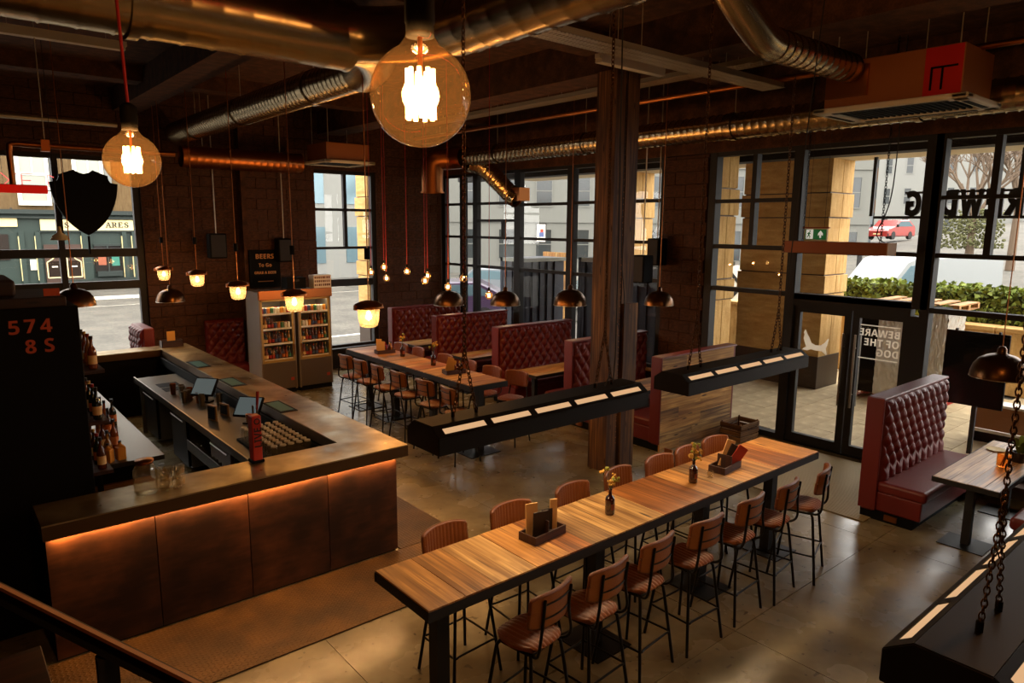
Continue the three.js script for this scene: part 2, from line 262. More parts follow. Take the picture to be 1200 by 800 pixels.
// glazing: axis 'x' = window in a z plane, axis 'z' = window in an x plane
function barBox(axis, plane, a0, a1, y0, y1, t = 0.12) { return axis === 'x' ? bx(a0, a1, y0, y1, plane - t / 2, plane + t / 2) : bx(plane - t / 2, plane + t / 2, y0, y1, a0, a1); }
function pane(parent, axis, plane, a0, a1, y0, y1) {
  const g = new THREE.PlaneGeometry(Math.abs(a1 - a0), y1 - y0); if (axis === 'z') g.rotateY(-Math.PI / 2); g.translate(axis === 'x' ? (a0 + a1) / 2 : plane, (y0 + y1) / 2, axis === 'x' ? plane : (a0 + a1) / 2);
  const m = mesh('pane', g, M.glass, parent); return m;
}
function glazing(w, axis, plane, y0, y1, posts, cols, depth = 0.12) { // posts [pos,width], cols: rails [y,height] for each gap
  const top = 0.07; mesh('head_rail', barBox(axis, plane, posts[0][0], posts[posts.length - 1][0], y1 - top, y1, depth), M.frame, w); mesh('sill_rail', barBox(axis, plane, posts[0][0], posts[posts.length - 1][0], y0, y0 + 0.09, depth), M.frame, w);
  for (const [p, wd] of posts) mesh('mullion', barBox(axis, plane, p - wd / 2, p + wd / 2, y0, y1, depth + 0.01), M.frame, w);
  for (let i = 0; i < cols.length; i++) {
    const a0 = posts[i][0] + posts[i][1] / 2, a1 = posts[i + 1][0] - posts[i + 1][1] / 2; let lo = y0 + 0.09;
    for (const [ry, rh, split] of [...cols[i], [y1 - top / 2, top]]) {
      if (ry < y1 - 0.08) mesh('rail', barBox(axis, plane, a0, a1, ry - rh / 2, ry + rh / 2, depth - 0.02), M.frame, w);
      const hi = ry - rh / 2; if (split) { mesh('glazing_bar', barBox(axis, plane, split - 0.04, split + 0.04, lo, hi, depth - 0.03), M.frame, w); pane(w, axis, plane, a0, split - 0.04, lo, hi); pane(w, axis, plane, split + 0.04, a1, lo, hi); } else pane(w, axis, plane, a0, a1, lo, hi); lo = ry + rh / 2;
    }
  }
}
const win1 = structure('window_1', 'black steel framed window looking onto the green pub', 'window');
glazing(win1, 'x', ZB - 0.12, 0.5, 4.6, [[-0.65, 0.1], [0.95, 0.14], [2.0, 0.1], [3.3, 0.12]], [[[2.2, 0.16], [2.82, 0.16]], [[2.2, 0.16], [2.82, 0.16]], [[2.2, 0.16], [2.82, 0.16]]]);
const win2 = structure('window_2', 'tall narrow steel window beside the drinks fridges', 'window');
glazing(win2, 'x', ZB - 0.12, 0.45, 4.6, [[6.89, 0.12], [8.45, 0.12]], [[[2.02, 0.17], [2.84, 0.06], [3.72, 0.06, 7.72], [4.565, 0.07, 7.72]]]);
const win3 = structure('window_3', 'run of black framed windows beside the leather booths', 'window');
glazing(win3, 'z', XW + 0.1, 0.72, 4.62, [[-15.12, 0.16], [-14.32, 0.16], [-13.78, 0.16], [-12.2, 0.2], [-10.5, 0.2], [-9.2, 0.12], [-8.12, 0.12]],
  [[[2.4, 0.06], [3.1, 0.06], [3.9, 0.06]], [[2.4, 0.06], [3.1, 0.06], [3.9, 0.06]], [[2.4, 0.07], [3.1, 0.06], [3.5, 0.06, -12.75], [3.9, 0.06]], [[2.4, 0.07], [3.1, 0.06], [3.85, 0.06]], [[2.4, 0.07], [3.1, 0.06], [3.86, 0.06]], [[2.4, 0.07], [3.1, 0.06], [3.86, 0.06]]]);
const win4 = structure('window_4', 'tall framed window between the brick pier and the entrance doors', 'window');
glazing(win4, 'z', XW + 0.1, 0, 4.62, [[-7.08, 0.14], [-5.57, 0.15]], [[[2.36, 0.07], [3.07, 0.07], [3.82, 0.06, -6.32], [4.585, 0.07, -6.32]]], 0.16);
const win5 = structure('window_5', 'wide pane above the entrance doors', 'window');
glazing(win5, 'z', XW + 0.1, 2.3, 4.62, [[-5.5, 0.02], [-3.69, 0.2]], [[[3.04, 0.06]]], 0.16);
const win6 = structure('window_6', 'framed window behind the bench seat by the entrance', 'window');
glazing(win6, 'z', XW + 0.1, 0.22, 4.62, [[-3.62, 0.12], [-1.5, 0.14], [0.85, 0.14]], [[[2.3, 0.07], [3.04, 0.06], [3.8, 0.05, -2.98], [4.585, 0.07, -2.98]], [[2.3, 0.07], [3.04, 0.06], [3.8, 0.05]]], 0.16);
// doors
const whiteVinyl = new THREE.MeshPhysicalMaterial({ color: 0xf6f2e8, roughness: 0.95, transmission: 0.6, thickness: 0, side: THREE.DoubleSide });
function door(name, label, z0, z1) {
  const d = structure(name, label, 'door'), X = XW + 0.1;
  mesh('stile', bx(X - 0.04, X + 0.04, 0.02, 2.2, z0, z0 + 0.1), M.frame, d); mesh('stile', bx(X - 0.04, X + 0.04, 0.02, 2.2, z1 - 0.1, z1), M.frame, d);
  mesh('top_rail', bx(X - 0.04, X + 0.04, 2.1, 2.2, z0 + 0.1, z1 - 0.1), M.frame, d); mesh('bottom_rail', bx(X - 0.04, X + 0.04, 0.02, 0.16, z0 + 0.1, z1 - 0.1), M.frame, d);
  pane(d, 'z', X, z0 + 0.1, z1 - 0.1, 0.16, 2.1); return d;
}
const door1 = door('door_1', 'glazed entrance door with the white leaping dog', -5.49, -4.6);
const door2 = door('door_2', 'glazed entrance door with white warning lettering', -4.58, -3.79);
for (const [d, z] of [[door1, -4.68], [door2, -4.5]]) for (const s of [-1, 1]) {
  const X = XW + 0.1 + s * 0.09; mesh('pull_handle', [rod([X, 0.75, z], [X, 1.85, z], 0.016, 10), rod([X, 0.95, z], [XW + 0.1, 0.95, z], 0.01), rod([X, 1.65, z], [XW + 0.1, 1.65, z], 0.01)], M.stainless, d);
}
{ // leaping dog, seen from inside
  const pts = [[-0.16, 0.20], [-0.12, 0.12], [-0.09, 0.08], [-0.05, 0.0], [0.02, -0.03], [0.1, -0.02], [0.16, 0.03], [0.2, 0.09], [0.215, 0.1], [0.205, 0.02], [0.18, -0.06], [0.2, -0.14], [0.19, -0.16], [0.12, -0.11], [0.02, -0.11], [-0.05, -0.1], [-0.11, -0.13], [-0.19, -0.12], [-0.17, -0.09], [-0.13, -0.07], [-0.16, 0.0], [-0.18, 0.06], [-0.17, 0.12], [-0.185, 0.15]];
  const g = ext(pts, 0.004); g.rotateY(-Math.PI / 2); const p = onX(955, 402, XW + 0.1); g.translate(XW + 0.09, p.y, p.z); mesh('dog_print', g, whiteVinyl, door1);
}
{ const p = onX(1029, 402, XW + 0.1), list = [];
  [['BEWARE', 0.14], ['OF THE', 0.0], ['DOG', -0.14]].forEach(([s, dy]) => { const g = text(s, 0.105, 0.004); g.computeBoundingBox(); g.translate(-0.28 - g.boundingBox.min.x, dy, 0); list.push(clean(g)); });
  list.push(clean(bx(-0.28, 0.3, 0.235, 0.25, 0, 0.004)), clean(bx(-0.28, 0.3, -0.25, -0.235, 0, 0.004)));
  const g = merge(list); g.rotateY(Math.PI / 2); g.translate(XW + 0.107, p.y, p.z); mesh('lettering', g, whiteVinyl, door2);
}
{ const t = structure('trim_2', 'black steel frame around the entrance doors', 'door frame'); mesh('lintel', bx(XW + 0.02, XW + 0.18, 2.2, 2.38, -5.5, -3.79), M.frame, t); mesh('jamb', bx(XW + 0.02, XW + 0.18, 0, 2.2, -3.79, -3.68), M.frame, t); mesh('threshold', bx(XW + 0.02, XW + 0.2, 0, 0.02, -5.5, -3.79), M.steel, t); }
{ const b = structure('baseboard_back', 'dark skirting along the back wall', 'skirting'); mesh('board', bx(6.84, 8.5, 0, 0.45, ZB, ZB + 0.03), M.frame, b); mesh('sill', bx(6.8, 8.55, 0.45, 0.48, ZB - 0.06, ZB + 0.1), M.frame, b); mesh('sill', bx(-0.7, 3.4, 0.5, 0.53, ZB - 0.06, ZB + 0.1), M.frame, b); }
{ const b = structure('baseboard_right', 'wooden sill under the booth windows', 'sill'); mesh('board', uvm(bx(XW - 0.12, XW + 0.05, 0.72, 0.75, ZB, -8.06), 'z'), M.clad[0], b);
  mesh('sill', bx(XW - 0.25, XW, 0.2, 0.24, -3.6, 0.9), M.wallPlain, b); }

// column: timber clad post with a dark recess and a lower boxed side
{ const c = thing('column', 'tall timber clad column with a dark recess beside the booths', 'column', [0, 0, 0]); c.userData.kind = 'structure';
  mesh('timber_face', uvm(bx(7.0, 7.2, 0, 5.37, -6.62, -6.28), 'y'), M.post[0], c); mesh('recess', bx(7.2, 7.27, 0, 5.37, -6.56, -6.36), M.post[0], c);
  mesh('timber_face', uvm(bx(7.27, 7.55, 0, 2.35, -6.6, -6.26), 'y', 0.3), M.post[1], c); mesh('timber_face', uvm(bx(7.27, 7.5, 2.35, 5.37, -6.6, -6.32), 'y', 0.1), M.post[0], c);
  mesh('corner_stud_strip', Array.from({ length: 60 }, (_, i) => { const g = new THREE.SphereGeometry(0.008, 6, 4); g.translate(7.19, 0.4 + i * 0.08, -6.278); return g; }), M.copper, c).userData.kind = 'stuff';
  mesh('cable', tube([[7.12, 2.1, -6.25], [7.2, 1.98, -6.24], [7.25, 2.4, -6.25], [7.16, 3.2, -6.255], [7.17, 5.2, -6.26]], 0.006, 30, 5), M.cable, c);
}
// matting
{ const m = tag(mesh('tread_mat', [uvm(bx(0.3, 4.3, 0, 0.012, -6.05, -5.05), 'x')], M.tread), 'ochre tread plate strip along the copper bar front', 'floor mat'); m.receiveShadow = true; }
tag(mesh('tread_mat', uvm(bx(3.58, 4.3, 0, 0.012, -14.2, -6.06), 'z'), M.tread), 'ochre tread plate strip along the long return of the bar', 'floor mat');
tag(mesh('entrance_mat', uvm(bx(8.12, 10.2, 0, 0.012, -5.5, -3.25), 'z'), M.ribmat), 'ribbed tan matting in front of the entrance doors', 'floor mat');

// ================= ducts and services =================
function ductProfile(L, r, pitch, amp = 0.012) { const p = []; for (let y = 0; y < L - 0.001; y += pitch) { p.push([r, y], [r, y + pitch * 0.86], [r + amp, y + pitch * 0.93]); } p.push([r, L]); return p; }
function duct(a, b, r, pitch = 0.13, amp = 0.012, seg = 28) { const A = V3(...a), B = V3(...b), d = B.clone().sub(A), L = d.length(); const g = lathe(ductProfile(L, r, pitch, amp), seg); g.applyQuaternion(new THREE.Quaternion().setFromUnitVectors(V3(0, 1, 0), d.normalize())); g.translate(A.x, A.y, A.z); return g; }
function elbow(pts, r, segs = 14) { return tube(pts, r, segs, 24, false, 0.5); }
function hanger(parent, x, y, z, r) { mesh('hanger', [rod([x, y, z], [x, CEIL, z], 0.006, 5)], M.galv, parent); }
function ring(axis, p, r, w = 0.04) { const g = new THREE.CylinderGeometry(r, r, w, 28, 1, true); if (axis === 'x') g.rotateZ(Math.PI / 2); if (axis === 'z') g.rotateX(Math.PI / 2); g.translate(...p); return g; }
const ductMat = M.duct.clone(); ductMat.side = THREE.DoubleSide;
{ const d = thing('spiral_duct', 'fat galvanised spiral duct crossing above the bar with a forked end', 'duct');
  mesh('pipe', duct([-3.5, 5.1, -6.2], [3.15, 5.1, -6.2], 0.3, 0.24, 0.01), ductMat, d);
  mesh('branch', elbow([[3.0, 5.1, -6.2], [3.4, 5.1, -6.25], [3.75, 5.09, -6.7], [3.95, 5.08, -7.3]], 0.24), ductMat, d);
  mesh('pipe', duct([3.97, 5.08, -14.8], [3.97, 5.08, -7.2], 0.2, 0.11, 0.006), ductMat, d);
  for (const z of [-13.5, -11.2, -8.6]) mesh('band', ring('z', [3.97, 5.08, z], 0.222, 0.09), ductMat, d);
  mesh('branch', elbow([[3.0, 5.1, -6.2], [3.35, 5.1, -6.0], [3.6, 5.08, -5.6], [3.65, 5.06, -5.0]], 0.24), ductMat, d);
  mesh('pipe', duct([3.65, 5.05, -5.1], [3.65, 5.05, 3.5], 0.24, 0.24, 0.008), ductMat, d);
  for (const x of [-1, 1.4]) mesh('band', ring('x', [x, 5.1, -6.2], 0.325, 0.08), ductMat, d);
  for (const [x, z] of [[-1, -6.2], [1.4, -6.2], [3.97, -13.5], [3.97, -11.2], [3.97, -8.6], [3.65, -3]]) hanger(d, x, 5.1, z);
}
{ const d = thing('spiral_duct', 'long spiral duct running above the street windows', 'duct');
  mesh('pipe', duct([9.25, 4.84, -12.7], [9.25, 4.84, 3.8], 0.18, 0.12), ductMat, d);
  mesh('elbow', elbow([[9.25, 4.84, -12.6], [9.2, 4.84, -13.0], [8.9, 4.78, -13.25], [8.85, 4.5, -13.3], [8.85, 4.1, -13.3]], 0.24), M.copper, d);
  mesh('rim', ring('y', [8.85, 4.1, -13.3], 0.265, 0.03), M.copper, d);
  for (const z of [-11.5, -9, -6, -3.5, -1]) { mesh('band', ring('z', [9.25, 4.84, z], 0.2, 0.07), ductMat, d); hanger(d, 9.25, 4.9, z); }
}
{ const d = thing('flexible_duct', 'crinkled foil flexible duct bending down to the window head', 'duct');
  const curve = [[9.3, 4.75, -12.55], [9.55, 4.68, -12.45], [9.85, 4.4, -12.3], [10.1, 4.08, -12.1], [10.16, 3.96, -11.9]];
  const g = tube(curve, 0.2, 80, 20); const p = g.attributes.position, n = g.attributes.normal; for (let i = 0; i < p.count; i++) { const row = Math.floor(i / 21), s = (row % 2 ? 0.016 : -0.012) + rr(-0.008, 0.008) * ((i % 21) === 20 ? 0 : 1); p.setXYZ(i, p.getX(i) + n.getX(i) * s, p.getY(i) + n.getY(i) * s, p.getZ(i) + n.getZ(i) * s); } g.computeVertexNormals();
  mesh('hose', g, M.foil, d); mesh('outlet_box', bx(10.02, 10.32, 3.92, 4.2, -12.1, -11.7), M.copper, d); }
{ const d = thing('spiral_duct', 'small copper toned duct along the back wall ending at a ceiling unit', 'duct');
  mesh('pipe', duct([3.9, 4.62, -14.3], [6.2, 4.62, -14.3], 0.2, 0.13), M.copper, d); for (const x of [4.3, 5.8]) hanger(d, x, 4.7, -14.3); }
{ const d = thing('spiral_duct', 'copper duct dropping from the ceiling into the ventilation box with painted red glow', 'duct');
  const b = onX(996, 80, 8.05), a = onZ(900, 50, b.z), e = onZ(868, 8, b.z), f = onZ(846, -30, b.z);
  mesh('elbow', elbow([f.toArray(), e.toArray(), [a.x - 0.12, a.y + 0.04, b.z], [a.x + 0.05, a.y, b.z]], 0.15), M.duct, d);
  mesh('pipe', duct([a.x, a.y, b.z], [8.04, b.y, b.z], 0.145, 0.13), M.duct, d); hanger(d, 7.2, 5.1, b.z); }
const redGlowPaint = S({ color: 0xb8140c, roughness: 0.5, metalness: 0.1 });  // red light falling on the box end, put into a panel colour
function cassette(name, label, x0, x1, y0, y1, z0, z1, red) {
  const d = thing(name, label, 'air conditioner');
  mesh('casing', rbx(x0, x1, y0, y1, z0, z1, 0.01), S({ color: 0x9c6030, roughness: 0.55, metalness: 0.3 }), d);
  if (red) { mesh('end_panel', bx(x0 - 0.006, x0, y0 + 0.01, y1 - 0.01, z1 - 0.36, z1 - 0.01), redGlowPaint, d); mesh('rod_shadow_bars', [bx(x0 - 0.012, x0 - 0.006, y0 + 0.06, y0 + 0.28, z1 - 0.3, z1 - 0.28), bx(x0 - 0.012, x0 - 0.006, y0 + 0.06, y0 + 0.28, z1 - 0.2, z1 - 0.18), bx(x0 - 0.012, x0 - 0.006, y0 + 0.27, y0 + 0.29, z1 - 0.3, z1 - 0.05)], M.black, d);  // added panel carries the painted red glow, black bars its rod shadows
    mesh('collar', [bx(x0 - 0.03, x0, y0 + 0.1, y1 - 0.06, z0 + 0.02, z0 + 0.48)], M.copper, d); }
  const cx = (x0 + x1) / 2, cz = (z0 + z1) / 2, a = (x1 - x0) / 2 + 0.09, b = (z1 - z0) / 2 + 0.09;
  mesh('fascia_panel', [rbx(cx - a, cx + a, y0 - 0.06, y0, cz - b, cz - b + 0.16, 0.02), rbx(cx - a, cx + a, y0 - 0.06, y0, cz + b - 0.16, cz + b, 0.02), rbx(cx - a, cx - a + 0.16, y0 - 0.06, y0, cz - b, cz + b, 0.02), rbx(cx + a - 0.16, cx + a, y0 - 0.06, y0, cz - b, cz + b, 0.02)], M.white, d);
  mesh('air_slot', [bx(cx - a + 0.2, cx + a - 0.2, y0 - 0.064, y0 - 0.055, cz - b + 0.06, cz - b + 0.12), bx(cx - a + 0.2, cx + a - 0.2, y0 - 0.064, y0 - 0.055, cz + b - 0.12, cz + b - 0.06), bx(cx - a + 0.06, cx - a + 0.12, y0 - 0.064, y0 - 0.055, cz - b + 0.2, cz + b - 0.2), bx(cx + a - 0.12, cx + a - 0.06, y0 - 0.064, y0 - 0.055, cz - b + 0.2, cz + b - 0.2)], M.black, d);
  mesh('grille', Array.from({ length: 18 }, (_, i) => { const z = cz - b + 0.2 + (2 * b - 0.4) * (i + 0.5) / 18; return bx(cx - a + 0.17, cx + a - 0.17, y0 - 0.05, y0 - 0.03, z - 0.012, z + 0.012); }), M.black, d); mesh('grille_back', bx(cx - a + 0.15, cx + a - 0.15, y0 - 0.02, y0 - 0.01, cz - b + 0.15, cz + b - 0.15), M.black, d);
  for (const sx of [x0 + 0.08, x1 - 0.08]) for (const sz of [z0 + 0.08, z1 - 0.08]) mesh('hanging_rod', rod([sx, y1, sz], [sx, CEIL, sz], 0.007, 5), M.galv, d);
  return d;
}
cassette('ceiling_cassette_unit', 'copper coloured ventilation box with painted red glow on one end and white grille', 8.1, 8.95, 4.73, 5.22, -4.1, -2.7, true);
cassette('ceiling_cassette_unit', 'ceiling cassette unit hanging in front of the narrow back window', 6.35, 7.3, 4.66, 5.0, -14.2, -13.3, false);
// cable trays, pipes
function tray(name, label, axis, a0, a1, c, y, w) { const t = thing(name, label, 'cable tray'); const n = Math.floor((a1 - a0) / 0.5); const P = (u0, u1, y0, y1, v0, v1) => axis === 'x' ? bx(u0, u1, y0, y1, v0, v1) : bx(v0, v1, y0, y1, u0, u1);
  mesh('side_rail', P(a0, a1, y, y + 0.06, c - w / 2, c - w / 2 + 0.008), M.galv, t); mesh('side_rail', P(a0, a1, y, y + 0.06, c + w / 2 - 0.008, c + w / 2), M.galv, t);
  const bars = []; for (let u = a0; u < a1; u += 0.05) bars.push(P(u, u + 0.034, y, y + 0.004, c - w / 2, c + w / 2)); for (const k of [-0.33, 0, 0.33]) bars.push(P(a0, a1, y - 0.001, y + 0.003, c + k * w - 0.02, c + k * w + 0.02)); mesh('perforated_base', bars, M.galv, t);
  for (let i = 0; i <= n; i += 3) { const u = a0 + i * 0.5; for (const k of [-0.5, 0.5]) mesh('hanger', rod(axis === 'x' ? [u, y, c + k * w] : [c + k * w, y, u], axis === 'x' ? [u, CEIL, c + k * w] : [c + k * w, CEIL, u], 0.005, 5), M.galv, t); } return t; }
{ const p = onY(690, 52, 5.15); tray('cable_tray', 'perforated cable tray crossing toward the timber column', 'x', p.x - 0.9, p.x + 3.4, p.z, 5.15, 0.32); }
{ const p = onX(640, 121, 8.2); tray('cable_tray', 'perforated cable tray parallel to the window duct', 'z', -13.2, -4.4, 8.2, p.y, 0.3); }
{ const p = onX(640, 138, 8.55); tag(mesh('water_pipe', rod([8.55, p.y, -13.5], [8.55, p.y, 0], 0.035, 10), M.copper), 'copper pipe running beside the window duct', 'pipe'); }
{ const p = onZ(70, 141, -13); tag(mesh('water_pipe', rod([-3, p.y, -13], [onZ(137, 147, -13).x, p.y, -13], 0.035, 10), M.galv), 'thin galvanised pipe high above the green pub window', 'pipe'); }
{ const a = onZ(10, 168, -9.2), b = onZ(150, 176, -9.2), t = thing('copper_pipe', 'copper pipe with an elbow dropping to a red lit box', 'pipe');
  mesh('tube', tube([[b.x + 0.5, a.y, -9.2], [a.x + 0.3, a.y, -9.2], [a.x + 0.04, a.y, -9.2], [a.x, a.y - 0.06, -9.2], [a.x, a.y - 0.3, -9.2], [a.x, a.y - 0.42, -9.2]], 0.03, 50, 10), M.copper, t); mesh('clamp', bx(a.x + 0.28, a.x + 0.36, a.y - 0.06, a.y + 0.06, -9.25, -9.15), M.copper, t);
  mesh('hanger', rod([a.x + 0.32, a.y, -9.2], [a.x + 0.32, CEIL, -9.2], 0.006, 5), M.galv, t);
  const s = thing('red_sign_box', 'flat red glowing sign box hung from a copper pipe', 'sign', [a.x, a.y - 0.42, -9.2]); mesh('housing', bx(-0.8, 0.3, -0.03, 0, -0.06, 0.06), M.steel, s); mesh('lit_face', bx(-0.8, 0.3, -0.09, -0.005, 0.06, 0.065), glow(0xd01208, 0.7), s); }
for (const [px, py, len, up] of [[700, 68, 1.2, 5.3], [-20, 30, 1.3, 5.35]]) { const p = onY(px, py, up), t = thing('strip_light', px > 100 ? 'unlit batten light fixed beside the column head' : 'unlit batten light hanging behind the fat duct', 'light fitting', [p.x, p.y, p.z]); mesh('body', bx(0, len, 0, 0.05, -0.04, 0.04), M.white, t); mesh('diffuser', bx(0.02, len - 0.02, -0.045, 0, -0.05, 0.05), M.white, t); for (const x of [0.2, len - 0.2]) mesh('rod', rod([x, 0.05, 0], [x, CEIL - p.y, 0], 0.004, 5), M.galv, t); }
{ const p = onX(988, 290, 9.95); const t = thing('air_curtain', 'long bronze heater bar hung on chains above the entrance doors', 'heater', [9.95, 3.03, 0]);
  mesh('casing', rbx(-0.14, 0.14, 0, 0.17, -5.42, -3.95, 0.008), S({ color: 0x8a4c22, roughness: 0.5, metalness: 0.3 }), t); mesh('end_cap', bx(-0.141, 0.141, 0.0, 0.17, -3.96, -3.945), S({ color: 0xa87844, roughness: 0.5 }), t); mesh('outlet_slot', bx(-0.08, 0.08, -0.008, 0, -5.3, -4.1), M.black, t);
  for (const z of [-5.2, -4.1]) mesh('chain', chainGeo([0, 0.17, z], [0, 2.82, z], 0.05, 0.004), M.steel, t); mesh('cable', tube([[0.02, 0.17, -4.05], [-0.1, 0.3, -4.12], [-0.02, 0.9, -4.0], [0, 2.8, -4.0]], 0.008, 30, 5), M.cable, t); }
{ const p = onX(956, 274.5, 10.0), t = thing('exit_sign', 'green emergency exit sign with running figure and up arrow', 'sign', [10.0, p.y, p.z]); const w = 0.17, h = 0.085;
  mesh('panel', bx(-0.008, 0.008, -h, h, -w, w), M.white, t); const gm = S({ color: 0x0a5a2c, roughness: 0.5, emissive: 0x0a5a2c, emissiveIntensity: 0.5 }), W = S({ color: 0xf4f4ea, roughness: 0.5, emissive: 0xf4f4ea, emissiveIntensity: 0.5 });
  mesh('green_field', bx(-0.012, -0.008, -h + 0.012, h - 0.012, -w + 0.012, w - 0.012), gm, t); mesh('door_print', bx(-0.014, -0.012, -h + 0.02, h - 0.016, -w + 0.03, -0.035), W, t);
  const a = ext([[-0.012, -0.05], [0.012, -0.05], [0.012, 0.0], [0.035, -0.02], [0.035, 0.012], [0, 0.055], [-0.035, 0.012], [-0.035, -0.02], [-0.012, 0]], 0.002); a.rotateY(-Math.PI / 2); a.translate(-0.012, 0, 0.075); mesh('arrow', a, W, t);
  const f = [bar([-0.016, 0.03, -0.09], [-0.016, -0.012, -0.1], 0.003, 0.024), bar([-0.016, -0.012, -0.1], [-0.016, -0.035, -0.075], 0.003, 0.012), bar([-0.016, -0.035, -0.075], [-0.016, -0.055, -0.085], 0.003, 0.01), bar([-0.016, -0.012, -0.1], [-0.016, -0.05, -0.125], 0.003, 0.012), bar([-0.016, 0.028, -0.09], [-0.016, 0.0, -0.065], 0.003, 0.01), bar([-0.016, 0.028, -0.095], [-0.016, 0.005, -0.125], 0.003, 0.01)]; const hd = new THREE.CylinderGeometry(0.012, 0.012, 0.003, 10); hd.rotateZ(Math.PI / 2); hd.translate(-0.016, 0.046, -0.082); f.push(hd); mesh('running_figure', f, gm, t);
  mesh('bracket', bx(-0.02, 0.02, h, h + 0.02, -w - 0.03, w + 0.03), S({ color: 0x8a3a1c, roughness: 0.6 }), t); for (const z of [-0.12, 0.12]) mesh('wire', rod([0, h, z], [0, CEIL - p.y, z], 0.003, 4), M.steel, t); }
for (const [px, py, X, lab] of [[770, 295, 10.15, 'black wall speaker on the brick pier'], [753, 315, 9.6, 'black speaker hanging beside the timber column']]) { const p = onX(px, py, X), t = thing('loudspeaker', lab, 'speaker', [p.x, p.y, p.z]); mesh('cabinet', rbx(-0.13, 0.13, -0.24, 0.24, -0.13, 0.13, 0.02), M.black, t); mesh('grille', rbx(-0.14, -0.12, -0.22, 0.22, -0.11, 0.11, 0.005), M.steelMatt, t); mesh('pole', rod([0, 0.24, 0], [0, CEIL - p.y, 0], 0.012, 6), M.galv, t); }
for (const [px, py, Z, lab] of [[254, 288, -14.7, 'black speaker on the shadowed wall by the jar lamps'], [333, 293, -14.75, 'black speaker beside the beer poster']]) { const p = onZ(px, py, Z), t = thing('loudspeaker', lab, 'speaker', [p.x, p.y, p.z]); mesh('cabinet', rbx(-0.17, 0.17, -0.25, 0.25, -0.12, 0.12, 0.03), M.black, t); mesh('grille', rbx(-0.14, 0.14, -0.22, 0.22, 0.11, 0.13, 0.005), M.steelMatt, t); mesh('pole', rod([0, 0.25, 0], [0, CEIL - p.y, 0], 0.012, 6), M.galv, t); mesh('bracket', bx(-0.03, 0.03, -0.05, 0.05, ZB + (px > 300 ? 0.27 : 0.0) - Z, -0.12), M.steelMatt, t); }

